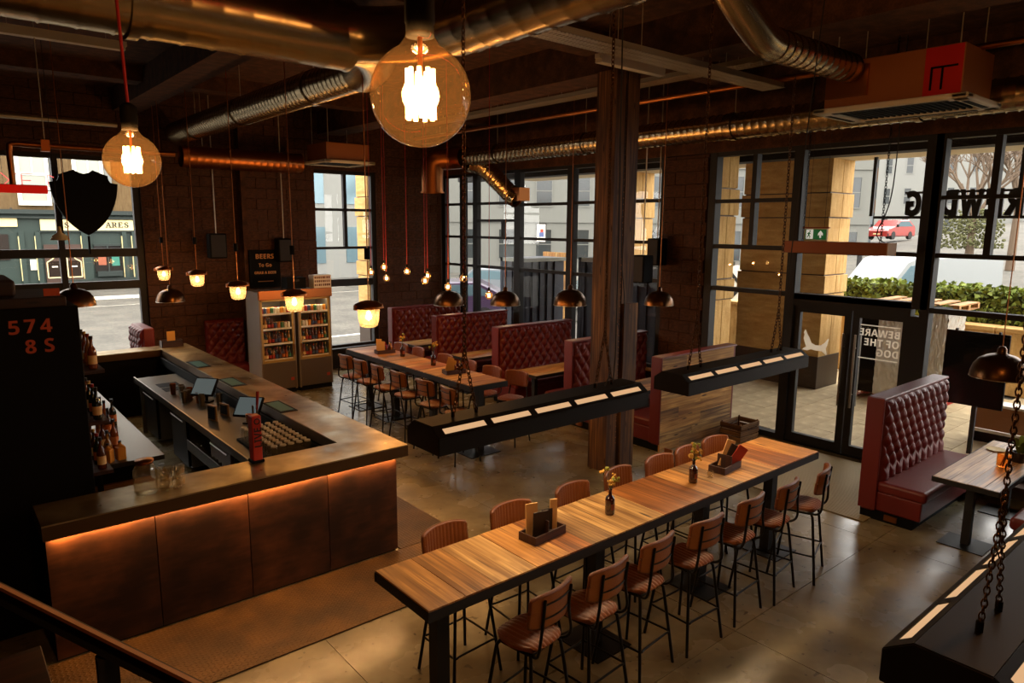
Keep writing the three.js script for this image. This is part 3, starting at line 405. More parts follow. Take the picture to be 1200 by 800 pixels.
// ================= bar stools =================
function makeStool() {
  const t = thing('bar_stool', '', 'bar stool', [0, 0, 0], 0); const SH = 0.74; // sitter faces -z
  const w = 0.2, d = 0.19; // seat half sizes
  const corner = (u) => Math.pow(Math.abs(u), 5);
  const top = sheet((u, v) => { const a = u * 2 - 1, b = v * 2 - 1; const k = 1 - 0.16 * Math.pow(Math.abs(a), 3) * Math.abs(b); const x = a * w * (1 - 0.1 * corner(b)), z = b * d * (1 - 0.1 * corner(a)); const e = Math.max(corner(a), corner(b)); return [x * k, SH + 0.012 * Math.sqrt(Math.abs(Math.sin(a * Math.PI * 5))) - 0.03 * e - 0.006 * (1 - b * b), -z * k]; }, 50, 14);
  const under = sheet((u, v) => { const a = u * 2 - 1, b = v * 2 - 1; const k = 1 - 0.16 * Math.pow(Math.abs(a), 3) * Math.abs(b); const x = a * w * (1 - 0.1 * corner(b)), z = b * d * (1 - 0.1 * corner(a)); const e = Math.max(corner(a), corner(b)); return [x * k, SH - 0.062 + 0.034 * e, z * k]; }, 14, 14);
  mesh('seat', [top, under], M.tan, t);
  // curved back, ribbed inside and smooth outside
  const yb = SH + 0.15, yt = SH + 0.37, R = 0.42, half = 0.5;
  const arc = (a, r) => [Math.sin(a * half) * r, d + 0.025 - R + Math.cos(a * half) * r];
  const shapeY = (a, b) => yb + (yt - yb) * b - 0.02 * Math.pow(Math.abs(a), 4) * (b > 0.5 ? 1 : -1);
  const inner = sheet((u, v) => { const a = u * 2 - 1, [x, z] = arc(a, R - 0.018 - 0.007 * Math.sqrt(Math.abs(Math.sin(a * Math.PI * 6)))); return [x, shapeY(a, v), z + 0.02 * v]; }, 60, 6);
  const outer = sheet((u, v) => { const a = 1 - u * 2, [x, z] = arc(a, R + 0.014); return [x, shapeY(a, v), z + 0.02 * v]; }, 20, 6);
  const rim = tube(Array.from({ length: 40 }, (_, i) => { const s = i / 40 * 4, e = Math.floor(s), f = s - e; let a, b; if (e === 0) { a = f * 2 - 1; b = 0; } else if (e === 1) { a = 1; b = f; } else if (e === 2) { a = 1 - f * 2; b = 1; } else { a = -1; b = 1 - f; } const [x, z] = arc(a, R - 0.003); return [x, shapeY(a, b), z + 0.02 * b]; }), 0.018, 80, 6, true);
  const back = mesh('backrest', [inner, rim], M.tan, t); mesh('outer_cover', outer, M.tanBack, back);
  const ft = 0.23, fz = 0.22;
  for (const [sx, sz] of [[-1, -1], [1, -1], [-1, 1], [1, 1]]) mesh('leg', tube([[sx * 0.13, SH - 0.05, sz * 0.12], [sx * 0.155, SH - 0.09, sz * 0.145], [sx * 0.17, SH - 0.2, sz * 0.16], [sx * ft, 0.0, sz * fz]], 0.0125, 12, 8), M.steel, t);
  const fy = 0.27, q = 1 - fy / SH, rx = 0.15 + (ft - 0.15) * q + 0.0, rz = 0.14 + (fz - 0.14) * q; mesh('footrest', tube([[-rx, fy, -rz], [-rx + 0.05, fy, -rz], [rx - 0.05, fy, -rz], [rx, fy, -rz], [rx, fy, rz], [rx - 0.05, fy, rz], [-rx + 0.05, fy, rz], [-rx, fy, rz]], 0.009, 60, 6, true, 0.15), M.steel, t);
  mesh('seat_frame', tube([[-0.14, SH - 0.068, -0.13], [0.14, SH - 0.068, -0.13], [0.14, SH - 0.068, 0.13], [-0.14, SH - 0.068, 0.13]], 0.011, 40, 6, true, 0.1), M.steel, t);
  for (const s of [-1, 1]) { const [x, z] = arc(s * 0.62, R + 0.026); mesh('back_upright', tube([[s * 0.13, SH - 0.06, 0.1], [s * 0.15, SH - 0.06, 0.17], [s * 0.17, SH + 0.0, d + 0.03], [x, yb + 0.04, z + 0.005], [x, yt - 0.02, z + 0.02]], 0.011, 20, 7), M.steel, t); }
  for (const b of [0.28, 0.74]) mesh('back_bar', tube(Array.from({ length: 9 }, (_, i) => { const a = (i / 8 * 2 - 1) * 0.62, [x, z] = arc(a, R + 0.02); return [x, shapeY(a, b), z + 0.02 * b]; }), 0.006, 16, 5), M.steel, t);
  return t;
}
const stool0 = makeStool(); let stoolUsed = false;
function stool(x, z, turn, label, group) { if (!stoolUsed) { stoolUsed = true; stool0.position.set(x, 0, z); stool0.rotation.y = turn; stool0.userData.label = label; stool0.userData.group = group; return; } copyOf(stool0, [x, 0, z], turn, label, group); }
const G1 = 'bar stools along the door-facing side of the long plank table', G2 = 'bar stools along the column side of the long plank table', G3 = 'bar stools along the bar side of the narrow high table', G4 = 'bar stools along the booth side of the narrow high table';
const NTH = ['first', 'second', 'third', 'fourth', 'fifth', 'sixth', 'seventh'];
[6.42, 5.83, 5.26, 4.6, 3.98, 3.4, 2.86].forEach((x, i) => stool(x, -3.2 + [0.02, 0, -0.02, 0.0, -0.02, 0.02, 0.0][i], [0.3, 0.12, 0.05, -0.03, 0.1, 0.08, 0.16][i], NTH[i] + ' tan bar stool from the entrance end, door side of the long plank table', G1));
[2.88, 3.54, 4.26, 4.9, 5.48, 5.95, 6.46].forEach((x, i) => stool(x, -4.02 - [0, 0.01, 0, 0.02, 0, 0, 0.02][i], Math.PI + [0.05, -0.04, 0.03, 0.1, -0.02, 0.05, -0.1][i], NTH[i] + ' tan bar stool from the bar end, column side of the long plank table', G2));
[-11.2, -10.65, -10.05, -9.4, -8.65, -8.0].forEach((z, i) => stool(5.74, z, -Math.PI / 2 + [0.1, 0.05, -0.04, 0.03, 0.1, -0.06][i], NTH[i] + ' tan bar stool from the fridge end, bar side of the narrow high table', G3));
[-8.2, -8.75, -9.4, -10.1, -11.0, -11.6].forEach((z, i) => stool(6.78 + (i === 0 ? 0.1 : 0), z, Math.PI / 2 + [0.3, 0.1, -0.04, 0.05, -0.05, 0.1][i], NTH[i] + ' tan bar stool from the column end, booth side of the narrow high table', G4));

// ================= tables =================
function plankTop(parent, x0, x1, z0, z1, y, axis, n, thick = 0.04) { // boards laid across or along
  const A0 = axis === 'x' ? x0 : z0, A1 = axis === 'x' ? x1 : z1; let a = A0; const ws = Array.from({ length: n }, () => rr(0.75, 1.3)), tot = ws.reduce((s, v) => s + v, 0);
  for (let i = 0; i < n; i++) { const w = ws[i] / tot * (A1 - A0), e = a + w - 0.002, dy = rr(-0.0015, 0.0015); const g = axis === 'x' ? rbx(a, e, y - thick, y + dy, z0, z1, 0.003, 1) : rbx(x0, x1, y - thick, y + dy, a, e, 0.003, 1); mesh('plank', uvm(g, axis === 'x' ? 'z' : 'x', rr(0, 3), rr(0, 3)), M.plank[Math.floor(rnd() * 6)], parent); a += w; }
}
{ const t = thing('high_table', 'long high table topped with broad reclaimed planks', 'table'); const x0 = 2.13, x1 = 6.95, z0 = -3.94, z1 = -3.29, y = 1.1;
  // boards run across the table in staggered lengths
  let a = x0; let k = 0; while (a < x1 - 0.01) { const w = Math.min(rr(0.2, 0.38), x1 - a), e = x1 - (a + w) < 0.06 ? x1 : a + w; mesh('plank', uvm(rbx(a, e - 0.002, y - 0.035, y + rr(-0.0015, 0.001), z0, z1, 0.003, 1), 'z', rr(0, 3), rr(0, 3)), M.plank[(k * 5 + Math.floor(rnd() * 3)) % 6], t); a = e; k++; }
  mesh('edge_frame', [bx(x0 - 0.008, x1 + 0.008, y - 0.08, y - 0.012, z1 - 0.006, z1 + 0.004), bx(x0 - 0.008, x1 + 0.008, y - 0.08, y - 0.012, z0 - 0.004, z0 + 0.006), bx(x0 - 0.004, x0 + 0.006, y - 0.08, y - 0.012, z0, z1), bx(x1 - 0.006, x1 + 0.004, y - 0.08, y - 0.012, z0, z1), bx(x0, x1, y - 0.06, y - 0.036, z0 + 0.1, z1 - 0.1)], M.steelMatt, t);
  for (const x of [2.42, 3.95, 5.4, 6.62]) mesh('leg', bx(x - 0.05, x + 0.05, 0.012, y - 0.06, -3.665, -3.565), M.steelMatt, t); for (const x of [2.42, 3.95, 5.4, 6.62]) mesh('foot_plate', bx(x - 0.2, x + 0.2, 0, 0.012, -3.85, -3.38), M.steel, t); }
{ const t = thing('high_table', 'narrow high plank table standing before the red booths', 'table'); plankTop(t, 5.9, 6.55, -11.8, -7.9, 1.1, 'z', 18, 0.035);
  mesh('edge_frame', [bx(5.888, 5.9, 1.01, 1.09, -11.8, -7.9), bx(6.55, 6.562, 1.01, 1.09, -11.8, -7.9), bx(5.888, 6.562, 1.01, 1.09, -7.9, -7.888), bx(5.888, 6.562, 1.01, 1.09, -11.812, -11.8), bx(6.0, 6.45, 1.04, 1.064, -11.7, -8)], M.steelMatt, t);
  for (const z of [-8.15, -9.4, -10.6, -11.55]) { mesh('leg', bx(6.175, 6.275, 0.012, 1.04, z - 0.05, z + 0.05), M.steelMatt, t); mesh('foot_plate', bx(5.9, 6.45, 0, 0.012, z - 0.24, z + 0.24), M.steel, t); } }
function boothTable(z, label) { const t = thing('booth_table', label, 'table'); plankTop(t, 8.18, 10.2, z - 0.31, z + 0.31, 0.75, 'z', 4, 0.04); mesh('edge_frame', [bx(8.17, 8.18, 0.69, 0.745, z - 0.31, z + 0.31), bx(8.18, 10.2, 0.69, 0.745, z + 0.31, z + 0.32), bx(8.18, 10.2, 0.69, 0.745, z - 0.32, z - 0.31), bx(8.3, 10.1, 0.68, 0.71, z - 0.2, z + 0.2)], M.steelMatt, t);
  for (const x of [8.42, 9.75]) { mesh('leg', bx(x - 0.04, x + 0.04, 0.01, 0.7, z - 0.04, z + 0.04), M.steelMatt, t); mesh('foot_plate', bx(x - 0.2, x + 0.2, 0, 0.01, z - 0.22, z + 0.22), M.steel, t); } return t; }
boothTable(-13.35, 'plank booth table in the corner booth by the back wall'); boothTable(-11.4, 'plank booth table in the booth second from the back wall'); boothTable(-9.35, 'plank booth table in the booth third from the back wall'); boothTable(-7.4, 'plank booth table in the booth behind the wood clad panel'); boothTable(-2.29, 'pale worn plank booth table beside the bench by the entrance');

// ================= leather booths =================
const BH = 1.46, BX0 = 8.3, BX1 = 10.28;
function tuft(L, y0, y1, cols) { // facing +z, x from 0 to L
  const cw = L / cols, rows = 8, rh = (y1 - y0) / rows;
  return sheet((u, v) => { const x = u * L, y = y0 + v * (y1 - y0); const a = x / cw, b = (y1 - y) / rh; const s = a + b, d = a - b; let h = Math.pow(Math.abs(Math.sin(Math.PI * s * 0.5) * Math.sin(Math.PI * d * 0.5)), 0.6); if (v < 0.22) { const q = Math.pow(Math.abs(Math.sin(Math.PI * a * 0.5)), 0.5); const k = smooth(0.22, 0.1, v); h = h * (1 - k) + q * k; } const e = Math.min(1, Math.min(u, 1 - u) * L / 0.05, v < 0.03 ? v / 0.03 : 1, (1 - v) * (y1 - y0) / 0.05); return [x, y, 0.085 * Math.sqrt(Math.max(0, e)) * (0.32 + 0.68 * h)]; }, cols * 7, 64);
}
const tuftGeo = tuft(BX1 - BX0 - 0.06, 0.45, BH - 0.015, 20);
function booth(zc, front, back, label, opts = {}) { const t = thing('booth_bench', label, 'booth', [0, 0, zc]);
  mesh('back_core', rbx(BX0, BX1, 0.1, BH, -0.07, 0.07, 0.015), M.red, t);
  mesh('top_edge', rbx(BX0 - 0.002, BX1, BH - 0.025, BH + 0.008, -0.1, 0.1, 0.016), M.red, t);
  mesh('end_panel', rbx(BX0 - 0.02, BX0 + 0.01, 0.12, BH + 0.004, -0.1, 0.1, 0.012), M.red, t);
  mesh('plinth', bx(BX0 + 0.02, BX1, 0, 0.12, front ? -0.08 : -0.5, front && !back ? 0.5 : (back && front ? 0.5 : 0.08)), M.black, t);
  const side = (s) => { const g = tuftGeo.clone(); g.translate(0, 0, 0.07); if (s < 0) { g.rotateY(Math.PI); g.translate(BX1 - 0.02, 0, 0); } else g.translate(BX0 + 0.03, 0, 0); mesh('tufted_back', g, M.red, t);
    mesh('seat_cushion', rbx(BX0 + 0.0, BX1, 0.34, 0.475, s > 0 ? 0.08 : -0.62, s > 0 ? 0.62 : -0.08, 0.045, 3), M.red, t); mesh('seat_base', rbx(BX0 + 0.01, BX1, 0.12, 0.35, s > 0 ? 0.06 : -0.58, s > 0 ? 0.58 : -0.06, 0.02), M.red, t); };
  if (front) side(1); if (back) side(-1);
  mesh('socket_plate', [bx(BX0 - 0.002, BX0 + 0.022, 0.035, 0.1, 0.2, 0.34)], M.copper, t);
  return t; }
booth(-14.3, true, true, 'red tufted leather booth nearest the back wall');
booth(-12.45, true, true, 'red tufted leather booth second from the back wall');
booth(-10.35, true, true, 'red tufted leather booth third from the back wall');
booth(-8.35, true, true, 'red tufted leather booth directly behind the timber column');
{ const t = booth(-6.47, false, true, 'red leather booth with reclaimed wood planks on its back');
  let y = 0.0, row = 0; while (y < BH - 0.01) { const h = Math.min(rr(0.13, 0.19), BH - y), hh = BH - y - h < 0.06 ? BH - y : h; const cut = BX0 + rr(0.4, 1.5); for (const [a, b] of [[BX0, cut - 0.002], [cut, BX1 - 0.1]]) mesh('plank', uvm(rbx(a, b, y, y + hh - 0.004, 0.075, 0.1 + rr(-0.003, 0.004), 0.003, 1), 'x', rr(0, 3), rr(0, 3)), M.clad[Math.floor(rnd() * 4)], t); y += hh; row++; } }
booth(-3.3, true, false, 'red tufted leather bench back beside the entrance mat');
booth(-1.28, false, true, 'red leather bench facing the entrance bench across the pale table');
{ const t = thing('window_bench', 'red tufted bench end standing against the green pub window', 'booth', [3.05, 0, -15.1], 0); mesh('back_core', rbx(-0.06, 0.14, 0, BH, 0.02, 0.95, 0.03), M.red, t); const g = tuft(0.9, 0.45, BH - 0.02, 10); g.rotateY(-Math.PI / 2); g.translate(-0.06, 0, 0.03); mesh('tufted_back', g, M.red, t); mesh('seat_cushion', rbx(-0.6, -0.06, 0.1, 0.47, 0.05, 0.95, 0.04), M.red, t); }
{ const t = thing('window_bench', 'red tufted wall bench beside the fridge pilaster', 'booth', [4.35, 0, -15.12], 0); mesh('back_core', rbx(0, 0.8, 0, 1.4, 0.0, 0.1, 0.03), M.red, t); const g = tuft(0.78, 0.45, 1.38, 8); g.translate(0.01, 0, 0.1); mesh('tufted_back', g, M.red, t); mesh('seat_cushion', rbx(0, 0.8, 0.1, 0.47, 0.1, 0.6, 0.04), M.red, t); }

// ================= bar =================
{ const t = thing('bar_worktop', 'continuous aged brass worktop running round the bar', 'worktop'); const s = new THREE.Shape([[0.48, 5.99], [3.65, 5.99], [3.65, 13.88], [-2.6, 13.88], [-2.6, 13.45], [3.11, 13.45], [3.11, 6.5], [0.48, 6.5]].map(([a, b]) => new THREE.Vector2(a, b)));
  const g = new THREE.ExtrudeGeometry(s, { depth: 0.012, bevelEnabled: false }); g.rotateX(-Math.PI / 2); g.translate(0, 1.148, 0); const p = g.attributes.position; mesh('brass_sheet', uvm(g, 'x'), M.brass, t);
  const g2 = new THREE.ExtrudeGeometry(s, { depth: 0.11, bevelEnabled: false }); g2.rotateX(-Math.PI / 2); g2.translate(0, 1.038, 0); mesh('edge_band', g2, M.brassEdge, t); }
{ const t = thing('bar_counter', 'rusted steel clad bar front with warm strip light under its ledge', 'bar counter');
  mesh('glass_shelf', bx(0.96, 3.05, 1.0, 1.02, -6.62, -6.5), M.steelMatt, t);
  mesh('carcass', [bx(0.5, 3.53, 0, 1.038, -6.45, -6.09), bx(3.15, 3.53, 0, 1.038, -13.85, -6.4), bx(-2.6, 3.53, 0, 1.038, -13.85, -13.5)], M.black, t);
  for (let i = 0; i < 4; i++) mesh('front_panel', uvm(bx(0.502 + i * 0.7645, 0.502 + (i + 1) * 0.7645 - 0.008, 0.02, 1.0, -6.09, -6.07), 'x', i * 0.37, i), M.rust, t);
  for (let i = 0; i < 10; i++) mesh('side_panel', uvm(bx(3.53, 3.56, 0.02, 1.0, -6.09 - (i + 1) * 0.776 + 0.008, -6.09 - i * 0.776), 'z', i * 0.41, i), M.rust, t);
  mesh('led_strip', [bx(0.52, 3.54, 1.026, 1.038, -6.045, -6.033)], glow(new THREE.Color().setRGB(1, 0.6, 0.28), 3), t); mesh('led_strip', bx(3.6, 3.612, 1.026, 1.038, -13.8, -6.08), glow(new THREE.Color().setRGB(1, 0.6, 0.28), 3), t);
  area([2.03, 1.02, -6.051], 3.0, 0.02, [2.03, 0, -6.0511], LED, new THREE.Color().setRGB(1, 0.5, 0.17), t); const l2 = area([3.597, 1.02, -9.9], 0.02, 7.6, [3.597, 0, -9.9001], LED * 0.6, new THREE.Color().setRGB(1, 0.5, 0.17), t); }
// bench behind the bar return
{ const t = thing('bar_bench', 'stainless bar bench with sinks inside the long return', 'bench'); mesh('top', [bx(2.45, 3.07, 0.86, 0.9, -12.4, -6.95)], M.bench, t); mesh('lip', [bx(2.43, 2.45, 0.84, 0.93, -12.4, -6.95)], M.stainless, t); mesh('splashback', bx(3.07, 3.1, 0.9, 1.03, -13.4, -6.55), M.black, t); for (const z of [-11.6, -11.25]) mesh('sink_bowl', bx(2.6, 2.9, 0.901, 0.904, z - 0.14, z + 0.14), M.black, t);
  mesh('front_leg', [bx(2.5, 2.56, 0, 0.86, -12.35, -12.29)], M.stainless, t); mesh('front_leg', [bx(2.5, 2.56, 0, 0.86, -7.05, -6.99)], M.stainless, t); mesh('speed_rail', [bx(2.36, 2.42, 0.55, 0.57, -9.2, -7.1), bx(2.35, 2.36, 0.55, 0.68, -9.2, -7.1), ...Array.from({ length: 16 }, (_, i) => bx(2.35, 2.43, 0.57, 0.66, -9.15 + i * 0.13, -9.14 + i * 0.13))], M.stainless, t); }
for (const [z, lab] of [[-11.9, 'steel under-bench fridge at the far end of the bench'], [-10.3, 'steel under-bench fridge in the middle of the bench'], [-8.5, 'under-bench bottle fridge with a plain tan front']]) { const t = thing('bench_fridge', lab, 'fridge', [2.56, 0, z]); mesh('cabinet', bx(0.02, 0.5, 0.05, 0.8, -0.38, 0.38), M.stainless, t); mesh('door', bx(-0.02, 0.02, 0.07, 0.78, -0.37, 0.37), z > -9 ? S({ color: 0x6a5238, roughness: 0.3 }) : M.steel, t); mesh('handle', rod([-0.045, 0.7, -0.3], [-0.045, 0.7, 0.3], 0.01, 6), M.stainless, t); }  // nearest fridge door is one plain tan colour, the others dark steel
{ const t = thing('back_bar_counter', 'steel topped island counter behind the bar holding spirits', 'counter'); mesh('top', bx(-1.8, 1.78, 0.9, 0.95, -12.6, -7.88), M.bench, t); mesh('carcass', bx(-1.75, 1.7, 0, 0.9, -12.5, -8.2), M.black, t); mesh('shelf', uvm(bx(0.7, 1.7, 0.62, 0.65, -8.18, -7.92), 'x'), M.clad[1], t); mesh('leg', bx(1.15, 1.2, 0, 0.9, -7.98, -7.93), M.steel, t); }
{ const t = thing('back_bar_tower', 'tall black back bar tower stencilled 574 in orange', 'cabinet'); const X1 = 0.95, Z = -6.7;
  mesh('carcass', rbx(-1.6, X1, 0, 2.72, Z - 0.95, Z, 0.012), M.black, t); mesh('top_board', [rbx(-1.62, X1 - 0.08, 2.72, 2.8, Z - 0.9, Z + 0.01, 0.01), rbx(-1.62, 0.55, 2.8, 2.94, Z - 0.85, Z - 0.12, 0.03)], S({ map: woodB, color: 0x4a3424, roughness: 0.7 }), t);
  const or = S({ color: 0xb84418, roughness: 0.6 }); for (const [s, px, py] of [['5', 16, 384], ['7', 35, 382], ['4', 54, 381], ['8', 36, 406], ['S', 58, 404]]) { const p = onZ(px, py, Z), g = text(s, 0.11, 0.003); g.translate(p.x, p.y, Z + 0.001); mesh('stencil_character', g, or, t); }
  const q = onZ(61, 342, Z); mesh('orange_label', bx(q.x - 0.06, q.x + 0.05, q.y - 0.03, q.y + 0.03, Z + 0.011, Z + 0.014), or, t);
  for (const y of [1.25, 1.7, 2.15]) mesh('shelf', bx(X1, X1 + 0.16, y - 0.03, y, Z - 0.85, Z - 0.06), M.darkWood, t); mesh('gantry_post', bx(X1 + 0.14, X1 + 0.16, 0.96, 2.2, Z - 1.4, Z - 1.37), M.steel, t); }
// bottles, glasses
const bottleGeo = lathe([[0, 0], [0.036, 0], [0.038, 0.01], [0.038, 0.15], [0.03, 0.185], [0.014, 0.215], [0.013, 0.27], [0.015, 0.275], [0.015, 0.29], [0, 0.29]], 12), labelGeo = (() => { const g = new THREE.CylinderGeometry(0.0388, 0.0388, 0.08, 12, 1, true); g.translate(0, 0.085, 0); return g; })(), capGeo = (() => { const g = new THREE.CylinderGeometry(0.0165, 0.0165, 0.03, 8); g.translate(0, 0.285, 0); return g; })();
const squareGeo = (() => merge([rbx(-0.045, 0.045, 0, 0.15, -0.045, 0.045, 0.012, 2), lathe([[0.045, 0.15], [0.016, 0.175], [0.016, 0.2], [0, 0.2]], 10)]))();
const bm = (c, r = 0.12) => new THREE.MeshPhysicalMaterial({ color: c, roughness: r, clearcoat: 0.6, clearcoatRoughness: 0.1 });
const bottleMats = [bm(0x3a1a08), bm(0x7a3a10), bm(0x16200e), bm(0x8a5a1c), bm(0x241008), bm(0x54240c)], labelMats = [0xd8b070, 0xb86828, 0xe0d4b8, 0x9a2418, 0x2e6a48, 0xd89030, 0x384a70, 0xc8c0b0].map((c) => S({ color: c, roughness: 0.6 })), capMats = [0x1a1410, 0x8a1a10, 0xb08840].map((c) => S({ color: c, roughness: 0.4, metalness: 0.4 }));
function bottle(p, s, bmat, lmat, cmat, label, group, sq) { const t = thing(sq ? 'spirit_bottle' : 'bottle', label, 'bottle', p, rr(0, 6), group); const b = mesh('glass_body', sq ? squareGeo : bottleGeo, bmat, t); b.scale.setScalar(s); if (!sq) { const l = mesh('paper_label', labelGeo, lmat, t); l.scale.setScalar(s); } const c = mesh('cap', capGeo, cmat, t); c.scale.setScalar(s); if (sq) c.position.y = -0.085 * s; return t; }
{ const Lb = 'dark spirit bottle clustered on the steel island counter', Gp = 'spirit bottles on the island counter'; for (const [px, py] of [[118, 548], [128, 540], [122, 528], [135, 525], [118, 515], [128, 510], [124, 500], [133, 498], [119, 495]]) { const p = onY(px, py, 0.95); bottle([Math.max(p.x, 1.12), 0.95, Math.min(p.z, -7.98)], 1.1, bottleMats[Math.floor(rnd() * 6)], labelMats[Math.floor(rnd() * 2)], capMats[0], Lb, Gp); }
  for (const [px, py] of [[131, 546], [142, 538]]) { const p = onY(px, py, 0.95); bottle([p.x, 0.95, Math.min(p.z, -7.96)], 0.95, bm(0xc08030, 0.08), null, capMats[0], 'square bottle of amber spirit on the island counter corner', 'square amber bottles', true); }
  for (const y of [1.25, 1.7, 2.15]) for (let k = 0; k < 5; k++) bottle([1.04, y, -6.85 - k * 0.16], 0.95, bottleMats[Math.floor(rnd() * 6)], labelMats[k % 3], capMats[k % 3], 'spirit bottle on the narrow shelves of the black tower', 'bottles on the tower shelves'); }
const pintWall = lathe([[0.043, 0], [0.045, 0.004], [0.034, 0.14]], 14), pintBase = lathe([[0.034, 0.132], [0.0345, 0.14], [0.031, 0.148], [0.026, 0.147], [0.024, 0.14], [0, 0.139]], 14);
const pintGeo = lathe([[0, 0.006], [0.027, 0.006], [0.03, 0], [0.032, 0.004], [0.041, 0.145], [0.039, 0.145], [0.029, 0.012], [0, 0.012]], 14);
{ let n = 0; for (let i = 0; i < 5; i++) for (let j = 0; j < 10; j++) { const x = 2.66 + i * 0.092 + rr(-0.004, 0.004), z = -7.06 - j * 0.1 + rr(-0.004, 0.004); const g = thing('beer_glass', '', 'glass'); mesh('glass_wall', pintWall, M.tumbler, g); mesh('glass_base', pintBase, M.sparkleGlass, g); g.position.set(x, 0.928, z); tag(g, 'clear beer glass in the crowded drying rack on the bar bench', 'glass', 'beer glasses in the drying rack'); }
  const r = thing('glass_rack', 'black drying rack under the beer glasses', 'rack', [0, 0, 0]); mesh('tray', [bx(2.6, 3.08, 0.9, 0.925, -8.06, -7.0)], M.black, r); }
{ const p = onY(174, 579, 1.16), t = thing('glass_jar', 'large clear storage jar with copper lid on the bar worktop', 'jar', [p.x, 1.16, p.z - 0.06]); mesh('glass_body', lathe([[0, 0.005], [0.085, 0], [0.095, 0.02], [0.095, 0.2], [0.07, 0.24], [0.065, 0.26], [0.06, 0.26], [0.066, 0.235], [0.09, 0.195], [0.09, 0.02], [0, 0.012]], 20), M.tumbler, t); mesh('lid', lathe([[0, 0.255], [0.07, 0.255], [0.072, 0.285], [0, 0.29]], 20), M.copper, t);  }
{ const p = onY(203, 575, 1.16); let k = 0; for (const [dx, dz] of [[-0.05, 0], [0.045, 0.01], [0, -0.075], [0.09, -0.07], [-0.06, -0.08]]) for (let l = 0; l < 2; l++) { const g = mesh('tumbler', lathe([[0, 0.004], [0.036, 0], [0.044, 0.09], [0.042, 0.09], [0.034, 0.008], [0, 0.008]], 12), M.tumbler); g.position.set(p.x + dx, 1.161 + l * 0.088, p.z + dz - 0.05); tag(g, 'small clear tumbler stacked beside the storage jar', 'glass', 'tumblers stacked on the bar worktop'); k++; } }
{ const gl = lathe([[0, 0.004], [0.03, 0], [0.036, 0.08], [0.034, 0.08], [0.028, 0.008], [0, 0.008]], 10); for (let i = 0; i < 12; i++) { const g = mesh('shot_glass', gl, M.tumbler); g.position.set(1.0 + i * 0.09, 1.022, -6.56 + rr(-0.01, 0.01)); tag(g, 'small glass on the hidden shelf behind the bar worktop edge', 'glass', 'small glasses on the bar edge'); } }
{ const t = thing('beer_tap_tower', 'upright red beer tap tower with dark vertical lettering', 'beer tap', [2.25, 1.16, -6.44]); mesh('column', rbx(-0.045, 0.045, 0, 0.46, -0.055, 0.055, 0.012), S({ color: 0xb02a16, roughness: 0.45 }), t); mesh('foot', rbx(-0.06, 0.06, 0, 0.03, -0.06, 0.06, 0.01), M.black, t); const g = text('LIVE', 0.07, 0.003); g.rotateZ(Math.PI / 2); g.translate(0.005, 0.25, 0.055); mesh('lettering', g, S({ color: 0x2a0c0a, roughness: 0.5 }), t); const r = new THREE.TorusGeometry(0.025, 0.006, 6, 16); r.translate(0.005, 0.405, 0.055); mesh('ring_logo', r, S({ color: 0x2a0c0a, roughness: 0.5 }), t);
  const sp = mesh('spout', tube([[0, 0.3, -0.05], [0, 0.3, -0.12], [0, 0.24, -0.15]], 0.012, 10, 6), M.stainless, t); }
{ const tt = thing('tap_handles', 'cluster of small beer taps with copper lenses on the bench', 'beer tap', [2.92, 0.9, -8.32]); mesh('base', rbx(-0.1, 0.1, 0, 0.05, -0.12, 0.12, 0.01), M.steel, tt); for (const z of [-0.07, 0.07]) { mesh('lens', rod([-0.05, 0.1, z], [-0.05, 0.2, z], 0.04, 10), M.copper, tt); mesh('stem', rod([0, 0.05, z], [0, 0.3, z], 0.012, 6), M.stainless, tt); } mesh('handle', rod([0, 0.28, 0.07], [0.02, 0.5, 0.07], 0.014, 8, 0.02), S({ color: 0x8a1810, roughness: 0.4 }), tt); }
for (const [px, py, i] of [[228, 427, 0], [267, 448, 1], [322, 477, 2]]) { const p = onY(px, py, 1.165), t = thing('bar_runner', ['teal rubber bar runner at the far end of the brass return', 'teal rubber bar runner behind the first till tablet', 'teal rubber bar runner behind the second till tablet'][i], 'bar mat', [p.x + 0.06, 1.16, p.z]); mesh('mat', rbx(-0.11, 0.11, 0, 0.008, -0.3, 0.3, 0.004), M.black, t); mesh('print', bx(-0.08, 0.08, 0.008, 0.0095, -0.24, 0.24), S({ color: 0x1e5a50, roughness: 0.6, bumpMap: speckB, bumpScale: 0.002 }), t); }
for (const [px, py, i] of [[240, 455, 0], [301, 477, 1]]) { const p = onY(px, py, 1.1), t = thing('till_tablet', ['tilted till tablet showing a pale screen at the far end of the bench', 'tilted till tablet with bluish screen near the glass rack'][i], 'tablet', [p.x - 0.1 * i, 1.12, p.z], 0.7); mesh('case', rbx(-0.02, 0.015, -0.14, 0.14, -0.17, 0.17, 0.01), M.black, t).rotation.z = -0.7; const s = mesh('screen', bx(-0.024, -0.02, -0.12, 0.12, -0.15, 0.15), glow(0x8a9694, 0.35), t); s.rotation.z = -0.7; mesh('stand', [bx(-0.03, 0.08, -0.22, -0.2, -0.08, 0.08), rod([0.03, -0.2, 0], [0.02, 0, 0], 0.02, 8)], M.steel, t); }
{ const names = ['black_jug', 'steel_shaker', 'bar_caddy']; for (let i = 0; i < 9; i++) { const t = thing('cocktail_tin', 'small metal cocktail tin crowded on the bench top', 'tin', [2.62 + rr(0, 0.4), 0.9, -10.9 + i * 0.13 + rr(-0.03, 0.03)], 0, 'cocktail tins on the bench'); mesh('cup', lathe([[0, 0], [0.035, 0], [0.045, 0.16], [0.042, 0.16], [0.033, 0.005], [0, 0.005]], 12), i % 3 ? M.stainless : M.copper, t); } }
